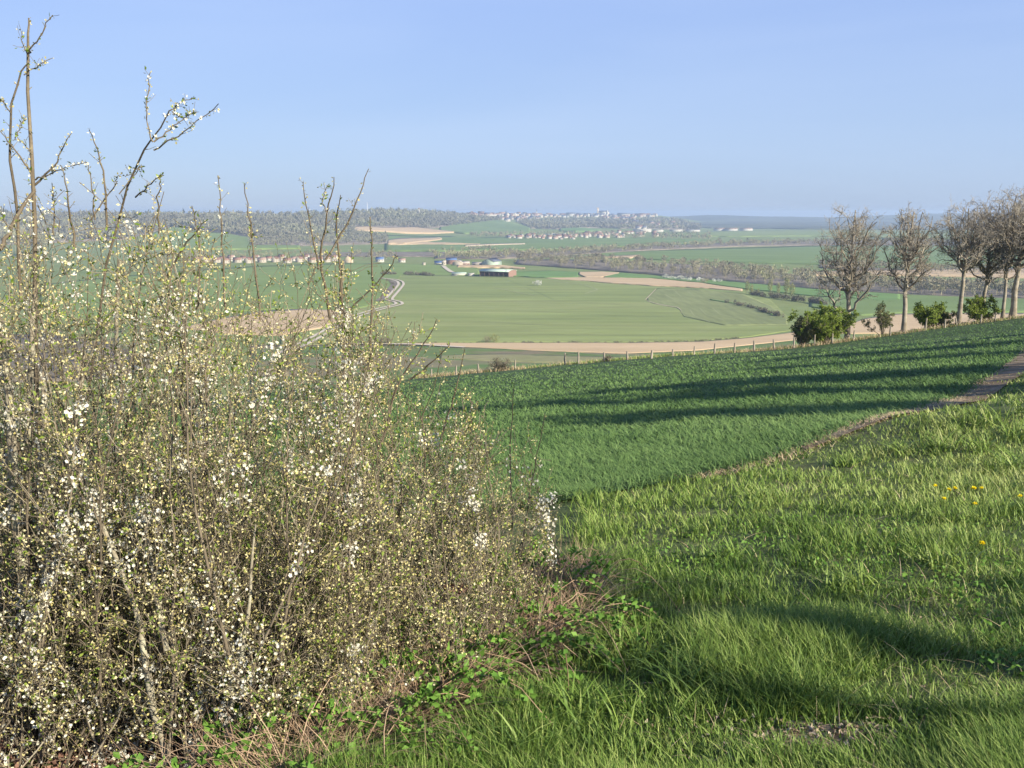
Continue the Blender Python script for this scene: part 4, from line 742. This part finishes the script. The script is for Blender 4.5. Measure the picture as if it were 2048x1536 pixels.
# ------------------------------------------------------------------ blossoming blackthorn hedge
ENV = [(-260, 260), (-80, 330), (0, 360), (90, 410), (190, 420), (300, 425), (400, 470), (520, 470), (620, 470), (700, 500), (760, 570), (830, 660), (880, 710), (930, 790), (1000, 850), (1070, 870), (1120, 1010), (1140, 1150), (1180, 1240)]
lim = lambda Y: np.minimum(-.60 + .68 * (Y - 3.2), .34 + .10 * (Y - 4.6))
def gy(px_):      # nearest depth of the hedge for a column of the view
    return interp(px_, [(-300, 3.4), (300, 3.3), (700, 3.35), (900, 3.8), (1000, 4.1), (1150, 4.75), (1200, 5.0)])
def stems(n, x0, x1, ymin, ymax, ex_=1.0, de=0):
    tp = rng.uniform(x0, x1, n); e = np.minimum(interp(tp, ENV) + de, ymax - 60); ty = e + (rng.random(n) ** ex_) * (ymax - e) * ymin
    d = gy(tp) + rng.random(n) ** 1.3 * np.interp(tp, [0, 700, 1150], [2.8, 2.2, 1.3]); tip = at(tp, ty, d)
    bx = tip[:, 0] + rng.normal(0, .22, n) - .10; by = tip[:, 1] + rng.normal(0, .2, n)
    bx = np.minimum(bx, lim(by) - .05); base = np.stack([bx, by, height(bx, by) - .05], 1)
    ok = tip[:, 2] > base[:, 2] + .35; tip, base = tip[ok], base[ok]; K = 10; s = np.linspace(0, 1, K)[None, :, None]
    L_ = base[:, None] * (1 - s) + tip[:, None] * s; ln = np.linalg.norm(tip - base, axis=1)
    L_[..., :2] += (np.sin(np.pi * s) * rng.normal(0, .07, (len(tip), 1, 2)) * ln[:, None, None]); w_ = np.cumsum(rng.normal(size=L_.shape), 1) * .028; w_ -= w_[:, :1]; L_ += w_ * s ** .5
    r = (.0032 + .0025 * ln * rng.uniform(.5, 1.4, len(tip)))[:, None] * np.linspace(1, .16, K)[None]
    return L_, r
def hero(pts, Y0, Y1, r0, r1, K=12):
    p = np.array(pts, float); t = np.linspace(0, len(p) - 1, K); px_ = np.interp(t, range(len(p)), p[:, 0]); py_ = np.interp(t, range(len(p)), p[:, 1])
    L_ = at(px_, py_, np.linspace(Y0, Y1, K)); return L_ + rng.normal(0, .003, L_.shape), np.linspace(r0, r1, K)
HERO = {0: [([(60, 1180), (75, 900), (70, 640), (68, 380), (52, 140), (58, 60), (56, 38)], 4.4, 4.3, .016, .003), ([(54, 110), (75, 80), (104, 30)], 4.3, 4.25, .004, .002), ([(54, 110), (46, 90), (42, 62)], 4.3, 4.3, .003, .0015), ([(50, 150), (75, 132), (103, 116)], 4.3, 4.3, .003, .0015),
            ([(40, 600), (35, 420), (18, 300), (20, 220), (42, 145), (58, 125)], 4.35, 4.3, .008, .003), ([(20, 225), (8, 205), (-10, 190)], 4.3, 4.2, .003, .002), ([(70, 370), (110, 330), (142, 266)], 4.35, 4.3, .006, .0018), ([(70, 360), (120, 340), (175, 323)], 4.35, 4.3, .004, .0015), ([(65, 310), (50, 290), (30, 270)], 4.3, 4.3, .003, .0015), ([(30, 280), (40, 250), (52, 232)], 4.3, 4.3, .003, .0015), ([(67, 380), (30, 440), (0, 500)], 4.35, 4.1, .008, .01), ([(70, 380), (60, 340), (30, 300), (0, 260)], 4.35, 4.3, .006, .002)],
        1: [([(160, 900), (190, 700), (205, 560), (245, 400), (280, 310), (302, 280), (340, 222)], 4.6, 4.2, .008, .003), ([(302, 285), (292, 220), (300, 145)], 4.2, 4.2, .004, .002), ([(308, 300), (360, 270), (440, 208)], 4.2, 4.1, .004, .0018), ([(310, 285), (350, 250), (390, 222)], 4.2, 4.2, .004, .0015), ([(340, 222), (352, 212), (384, 196)], 4.2, 4.2, .003, .0015), ([(345, 225), (365, 235), (388, 222)], 4.2, 4.2, .002, .0015), ([(270, 395), (300, 370), (324, 348)], 4.3, 4.2, .004, .0018), ([(215, 460), (205, 330), (180, 258)], 4.4, 4.3, .006, .002), ([(190, 440), (178, 330)], 4.4, 4.35, .004, .002), ([(150, 500), (140, 420), (124, 330)], 4.4, 4.3, .007, .002), ([(180, 440), (230, 370), (235, 350)], 4.4, 4.35, .004, .0015), ([(318, 470), (316, 400), (322, 352)], 4.4, 4.3, .005, .002), ([(105, 470), (108, 420), (104, 365)], 4.4, 4.4, .004, .002), ([(240, 390), (285, 330), (250, 355)], 4.3, 4.3, .003, .0015)],
        2: [([(450, 620), (445, 480), (436, 350)], 4.4, 4.2, .006, .002), ([(520, 640), (505, 480), (486, 365)], 4.5, 4.3, .006, .0022), ([(395, 620), (400, 500), (385, 410)], 4.5, 4.4, .006, .002), ([(660, 640), (640, 520), (655, 420), (668, 355)], 4.5, 4.3, .008, .002), ([(640, 540), (620, 450), (605, 362)], 4.4, 4.3, .005, .002), ([(650, 520), (690, 460), (715, 400), (738, 337)], 4.4, 4.3, .006, .002), ([(655, 430), (645, 400), (655, 370)], 4.3, 4.3, .003, .0015), ([(690, 760), (685, 600), (672, 450), (682, 390)], 4.6, 4.4, .009, .002), ([(740, 740), (745, 560), (741, 435)], 4.6, 4.4, .007, .003), ([(700, 620), (760, 560), (797, 510)], 4.5, 4.4, .005, .002), ([(330, 560), (370, 490), (410, 440)], 4.3, 4.2, .006, .002)],
        3: [([(760, 900), (790, 780), (840, 700), (875, 640)], 4.7, 4.5, .008, .002), ([(820, 760), (870, 720), (900, 690)], 4.6, 4.5, .005, .002), ([(880, 880), (910, 790), (930, 700)], 4.9, 4.7, .006, .002), ([(1025, 1060), (1020, 900), (1028, 765)], 5.3, 5.2, .006, .0018), ([(935, 1080), (940, 960), (942, 830)], 5, 4.9, .007, .002), ([(1040, 1130), (1060, 980), (1090, 830)], 5.4, 5.2, .006, .002), ([(980, 1200), (1040, 1090), (1115, 990)], 5.2, 5.2, .007, .002), ([(900, 1250), (905, 1110), (908, 1050)], 4.6, 4.6, .010, .006)]}
LICH = {0: [([(105, 1560), (60, 1250), (30, 1000), (22, 850), (12, 690)], 3.55, 3.7, .028, .015), ([(130, 1560), (85, 1220), (96, 1060), (88, 930), (90, 760)], 3.6, 3.75, .024, .013), ([(50, 1300), (40, 1080), (55, 940), (60, 740), (68, 600)], 3.7, 3.85, .018, .010), ([(30, 900), (20, 780), (-10, 640)], 4.4, 4.2, .016, .01)],
        1: [([(340, 1540), (310, 1430), (290, 1320), (275, 1220), (235, 1130), (205, 1050), (180, 980)], 3.24, 3.45, .018, .005), ([(330, 1300), (310, 1170), (296, 1080), (285, 1000)], 3.30, 3.5, .013, .004), ([(240, 520), (236, 600), (232, 700), (245, 800)], 4.5, 4.6, .010, .010), ([(175, 700), (150, 830), (165, 1000), (200, 1150)], 4.5, 4.2, .010, .013)],
        2: [([(455, 1520), (462, 1420), (490, 1300), (500, 1180), (512, 1050)], 3.24, 3.45, .014, .004), ([(375, 1500), (362, 1440)], 3.55, 3.6, .015, .014), ([(385, 1470), (388, 1420)], 3.6, 3.6, .012, .011), ([(690, 700), (680, 600), (686, 520)], 4.6, 4.5, .008, .007)], 3: [([(905, 1240), (908, 1150), (906, 1060)], 4.5, 4.5, .012, .009)]}
def trim(P_, r_, over=50):
    t_ = P_[:, -1]; c_, s__ = math.cos(PIT), math.sin(PIT); dep = t_[:, 1] * c_ - t_[:, 2] * s__; up_ = t_[:, 1] * s__ + t_[:, 2] * c_
    k_ = 768 - F * up_ / dep > interp(1024 + F * t_[:, 0] / dep, ENV) - over * rng.uniform(.3, 1.6, len(P_)); return P_[k_], r_[k_]
ZONES = [(-260, 130, 30, 62, 'tallest blossoming blackthorn at the far left with pale thick stems', 'blackthorn'), (90, 400, 30, 74, 'white flecked blackthorn with a lichen covered pale trunk, second from the left', 'blackthorn'), (360, 740, 34, 74, 'dense twiggy blackthorn in the middle of the hedge with tall bare shoots', 'blackthorn'), (700, 1130, 34, 46, 'low sparse blackthorn at the right end of the hedge', 'blackthorn')]
for z, (x0, x1, n1, n2, lb, _) in enumerate(ZONES):
    base = hit((x0 + x1) / 2, 1700 if x0 < 600 else 1430); base = np.array([base[0], float(gy((x0 + x1) / 2)) + .8, 0]); base[2] = float(height(base[0], base[1]))
    t = thing('blackthorn_shrub', lb, 'shrub', base, 'blackthorns of the roadside hedge')
    A1, r1 = stems(n1, x0, x1, .30, 1350, 1.2); A2, r2 = stems(n2, x0, x1, 1.0, 1430, .9, 170); A3, r3_ = stems(n2, x0, x1, 1.0, 1600, 1.0, [500, 520, 480, 260][z])
    A_ = np.concatenate([A1, A2, A3]); rA = np.concatenate([r1, r2, r3_]); A_, rA = trim(A_, rA, 70); b = MB(); lb_ = MB(); tubes(b, A_, rA, 5, v=rng.random(len(A_)) ** 1.5)
    H_, Hr = zip(*[hero(*h_) for h_ in HERO[z]]); H_ = np.array(H_); Hr = np.array(Hr); tubes(b, H_, Hr, 5, v=rng.uniform(0, .5, len(H_)))
    G_, Gr = zip(*[hero(*h_) for h_ in LICH[z]]); G_ = np.array(G_); Gr = np.array(Gr) * (1 + rng.normal(0, .06, np.array(Gr).shape)); 
    B1, s1 = grow(A_, rA, 13, (.22, .75), K=6, out=.52, up=.28, t0=.03, rs=.5, wig=.13, rmin=.0014); B1, s1 = trim(B1, s1); tubes(b, B1, s1, 3, v=rng.random(len(B1)))
    B2, s2 = grow(B1, s1, 4, (.05, .22), K=4, out=.66, up=.12, t0=.1, rs=.6, wig=.16, rmin=.0012); B2, s2 = trim(B2, s2); tubes(b, B2, s2, 3, v=rng.random(len(B2)))
    HB, hb = grow(H_, Hr, 5, (.02, .09), K=3, out=.7, up=.2, t0=.35, rs=.5, wig=.1, rmin=.001); tubes(b, HB, hb, 3)
    GB, gb = grow(G_, Gr, 10, (.15, .45), K=5, out=.85, up=.1, t0=.05, rs=.18, wig=.15, rmin=.0015); tubes(b, GB, gb, 3)
    b.build('branches', m_bark, t, base); 
    for g1, g2 in zip(G_, Gr): q_ = MB(); tubes(q_, g1[None], g2[None], 8); q_.build('trunk', m_lichen, t, base)
    # buds, young leaves, open flowers
    q1, d1 = points_on(B2, 9); q2, d2 = points_on(B1, 12); q3, d3 = points_on(H_, 36); q4, d4 = points_on(HB, 2); qa = np.concatenate([q1, q2, q3, q4]); da = np.concatenate([d1, d2, d3, d4])
    kind = rng.random(len(qa)); cl = fbm(qa[:, 0] * 2.3 + qa[:, 1] * 1.7, qa[:, 2] * 2.3 + 3); off = unit(rng.normal(size=qa.shape)); nb = kind < .56
    c = MB(); leaves(c, qa[nb] + off[nb] * .006, off[nb] + da[nb] * .5, rng.uniform(.007, .016, nb.sum()), rng.uniform(.006, .011, nb.sum())); c.build('buds', m_bud, t, base)
    lf = (kind > .56) & (kind < .72); c = MB(); leaves(c, qa[lf] + off[lf] * .003, off[lf] * .8 + da[lf], rng.uniform(.012, .028, lf.sum()), rng.uniform(.007, .013, lf.sum())); c.build('leaves', m_leaf, t, base)
    c = MB(); fl = (kind > .78) & (cl > [.62, .61, .63, .66][z]) ; fq = qa[fl]; flowers(c, fq + off[fl] * .008, off[fl] + np.array([.2, -.5, .4]), rng.uniform(.009, .015, fl.sum()))
    # dense blossom clusters on chosen stems
    q5 = np.concatenate([points_on(A_[rng.random(len(A_)) < .3], 16)[0], points_on(G_, 36)[0]]); q5 = q5[fbm(q5[:, 0] * 4 + 1, q5[:, 2] * 4 + q5[:, 1]) > .51]; q5 = np.repeat(q5, 15, 0) + rng.normal(size=(len(q5) * 15, 3)) * .019
    flowers(c, q5, rng.normal(size=q5.shape) + np.array([.3, -.6, .4]), rng.uniform(.010, .017, len(q5))); c.build('blossom', m_petal, t, base); print('shrub', z, len(qa), len(q5))

# brambles and dead growth along the foot of the hedge
n = 420; Yb = rng.uniform(2.9, 5.4, n); Xb = lim(Yb) - np.abs(rng.normal(0, .28, n)) + .06; P0 = np.stack([Xb, Yb, height(Xb, Yb)], 1)
az = rng.uniform(0, 6.3, n); ln = rng.uniform(.25, .85, n); s = np.linspace(0, 1, 8)
CN = P0[:, None, :] + np.stack([np.cos(az)[:, None] * ln[:, None] * s * .8, np.sin(az)[:, None] * ln[:, None] * s * .8, ln[:, None] * (1.5 * s - 1.35 * s * s) * rng.uniform(.5, 1, n)[:, None]], -1); CN += np.cumsum(rng.normal(size=CN.shape), 1) * .008
CN[..., 2] = np.maximum(CN[..., 2], height(CN[..., 0], CN[..., 1]) + .01)
t = thing('bramble', 'low bramble with fresh green leaves and brown arching canes at the hedge foot', 'bramble', P0[0]); b = MB(); tubes(b, CN, np.full((n, 8), .0019) * rng.uniform(.6, 1.4, (n, 1)), 4, v=rng.random(n)); b.build('canes', m_stalk, t, P0[0])
q_, d_ = points_on(CN[::2], 22); c = MB()
for k in range(3):
    leaves(c, q_ + rng.normal(size=q_.shape) * .012, unit(rng.normal(size=q_.shape)) * [1, 1, .4] + [0, 0, .25], rng.uniform(.022, .045, len(q_)), rng.uniform(.018, .034, len(q_)))
c.build('leaves', m_bramble, t, P0[0])
n = 7000; Yb = rng.uniform(2.8, 5.6, n); Xb = lim(Yb) - np.abs(rng.normal(0, .30, n)) + .10; P0 = np.stack([Xb, Yb, height(Xb, Yb)], 1); b = MB()
blades(b, P0, rng.uniform(.08, .38, n), rng.uniform(.003, .006, n), rng.uniform(.4, 1.8, n), rng.random(n), levels=3); tag(b.build('dead_stalks', m_stalk), 'tangle of dry tan stalks under the right end of the hedge', 'dry stalks', kind='stuff')
n = 22000; Yb = rng.uniform(2.8, 6.3, n); Xb = lim(Yb) - rng.uniform(.1, 4.5, n); P0 = np.stack([Xb, Yb, height(Xb, Yb)], 1); b = MB()
leaves(b, P0 + [0, 0, .01], rng.normal(size=P0.shape) * [1, 1, .25], rng.uniform(.03, .06, n), rng.uniform(.02, .04, n)); tag(b.build('leaf_litter', m_deadleaf), 'old brown leaves covering the ground beneath the hedge', 'leaf litter', kind='stuff')
# spray of dry stalks leaning out to the right
t0 = at(1100, 1290, 5.0); t = thing('dry_grass_tuft', 'spray of long dry stalks leaning right out of the hedge foot', 'dry grass', t0); b = MB()
for k in range(44):
    e_ = at(random.uniform(1120, 1262), random.uniform(1110, 1215), 5.1); P_ = stroke(at(random.uniform(1060, 1140), random.uniform(1240, 1330), 5.0), e_, 6, .006); P_[:, 2] += .05 * np.sin(np.linspace(0, math.pi, 6)); tubes(b, P_[None], np.linspace(.0028, .001, 6)[None], 3, v=[random.random()])
b.build('stalks', m_straw, t, t0)
# stalk with three brown shrivelled leaves
p0, p1 = at(896, 1245, 4.5), at(912, 1175, 4.25); t = thing('withered_stalk', 'pale stalk carrying three big shrivelled brown leaves before the hedge', 'dead plant', p0); b = MB(); tubes(b, stroke(p0 + [0, 0, -.5], p1, 8, .004)[None], np.linspace(.006, .003, 8)[None], 6); b.build('stem', m_straw, t, p0)
def curled(p, d, ln, wd):
    b = MB(); d = unit(np.array(d, float)); s_ = unit(np.cross(d, [0, -1, .3])); u_ = np.cross(s_, d); G = []
    for i_ in range(8):
        tt = i_ / 7; ww = wd * math.sin(math.pi * (tt * .9 + .06)) ** .7
        for j in range(5): 
            x = (j - 2) / 2; G.append(p + d * ln * tt + s_ * ww * x * .5 + u_ * (abs(x) * ww * .35 - ln * .25 * tt * tt + .004 * math.sin(9 * tt + 4 * x)))
    i_ = np.arange(40).reshape(8, 5); b.add(np.array(G), np.stack([i_[:-1, :-1], i_[:-1, 1:], i_[1:, 1:], i_[1:, :-1]], -1).reshape(-1, 4)); return b
for d_, l_ in (((-1, -.3, .25), .062), ((1, -.3, -.05), .068), ((.3, -.5, -.8), .05)): curled(p1, d_, l_, .042).build('leaf', m_deadleaf, t, p0, smooth=True)

# dandelions
DAN = [(1870, 972, 'leftmost, small and half closed'), (1898, 980, 'wide, second from the left'), (1910, 977, 'touching the right side of the wide one'), (1947, 978, 'largest, on a visible stem'), (1963, 977, 'just right of the largest one'), (1888, 998, 'lowest of the main cluster, tilted'), (2040, 993, 'at the right edge of the view'), (1950, 1008, 'small, below the largest one'), (1964, 1087, 'alone and lower down in the grass')]
for k, (a_, c_, lb) in enumerate(DAN):
    g_ = hit(a_, c_ + 22); hd = at(a_, c_, g_[1]); t = thing('dandelion', 'yellow dandelion ' + lb, 'flower', g_, 'dandelions on the verge'); b = MB(); tubes(b, stroke(g_, hd, 5, .003)[None], np.full((1, 5), .003), 5); b.build('stem', m_leaf, t, g_)
    b = MB(); m_ = 60; az = rng.uniform(0, 6.3, m_); el = rng.uniform(.05, 1.2, m_); d_ = np.stack([np.cos(az) * np.cos(el), np.sin(az) * np.cos(el), np.sin(el)], 1); sz = .022 * (1 if k != 3 else 1.3)
    leaves(b, np.repeat(hd[None], m_, 0), d_, sz, sz * .35, fold=.05); b.build('flower_head', m_yellow, t, g_)
# cowslips / celandines: a few pale yellow specks in the lower verge, ragged bare patch with litter
n = 520; r_ = rng.normal(size=(n, 2)); Xb = np.where(rng.random(n) < .8, 1.20 + r_[:, 0] * .28, 2.1 + r_[:, 0] * .4); Yb = np.where(Xb < 1.8, 3.12, 4.2) + r_[:, 1] * .15
P0 = np.stack([Xb, Yb, height(Xb, Yb) + .015], 1); b = MB(); leaves(b, P0, rng.normal(size=P0.shape) * [1, 1, .35], rng.uniform(.012, .035, n), rng.uniform(.01, .022, n), fold=.45)
tag(b.build('leaf_litter', m_litter), 'pale dead leaves lying on the bare patch in the lower right grass', 'leaf litter', kind='stuff')
gx, gy_ = np.meshgrid(np.linspace(.7, 3.6, 60), np.linspace(2.6, 5.6, 56)); bb = bare(gx, gy_); i = np.arange(gx.size).reshape(gx.shape); q = np.stack([i[:-1, :-1], i[:-1, 1:], i[1:, 1:], i[1:, :-1]], -1).reshape(-1, 4); q = q[(bb.ravel()[q] > .42).all(1)]
tag(mesh('bare_earth', np.stack([gx, gy_, height(gx, gy_) + .006], -1), q, m_earth, smooth=True), kind='structure')

# ------------------------------------------------------------------ air
b = MB(); box(b, (0, 0, (V0 - 6 + 24) / 2), (35000, 35000, 24 - (V0 - 6))); hm = bpy.data.materials.new('haze_air'); hm.use_nodes = True; n = hm.node_tree.nodes; n.remove(n['Principled BSDF']); pv = n.new('ShaderNodeVolumePrincipled')
pv.inputs['Color'].default_value = (.54, .68, .86, 1); pv.inputs['Density'].default_value = 1.2e-4; pv.inputs['Anisotropy'].default_value = 0.1
hm.node_tree.links.new(pv.outputs[0], n['Material Output'].inputs['Volume']); o = b.build('haze', hm); tag(o, kind='stuff')
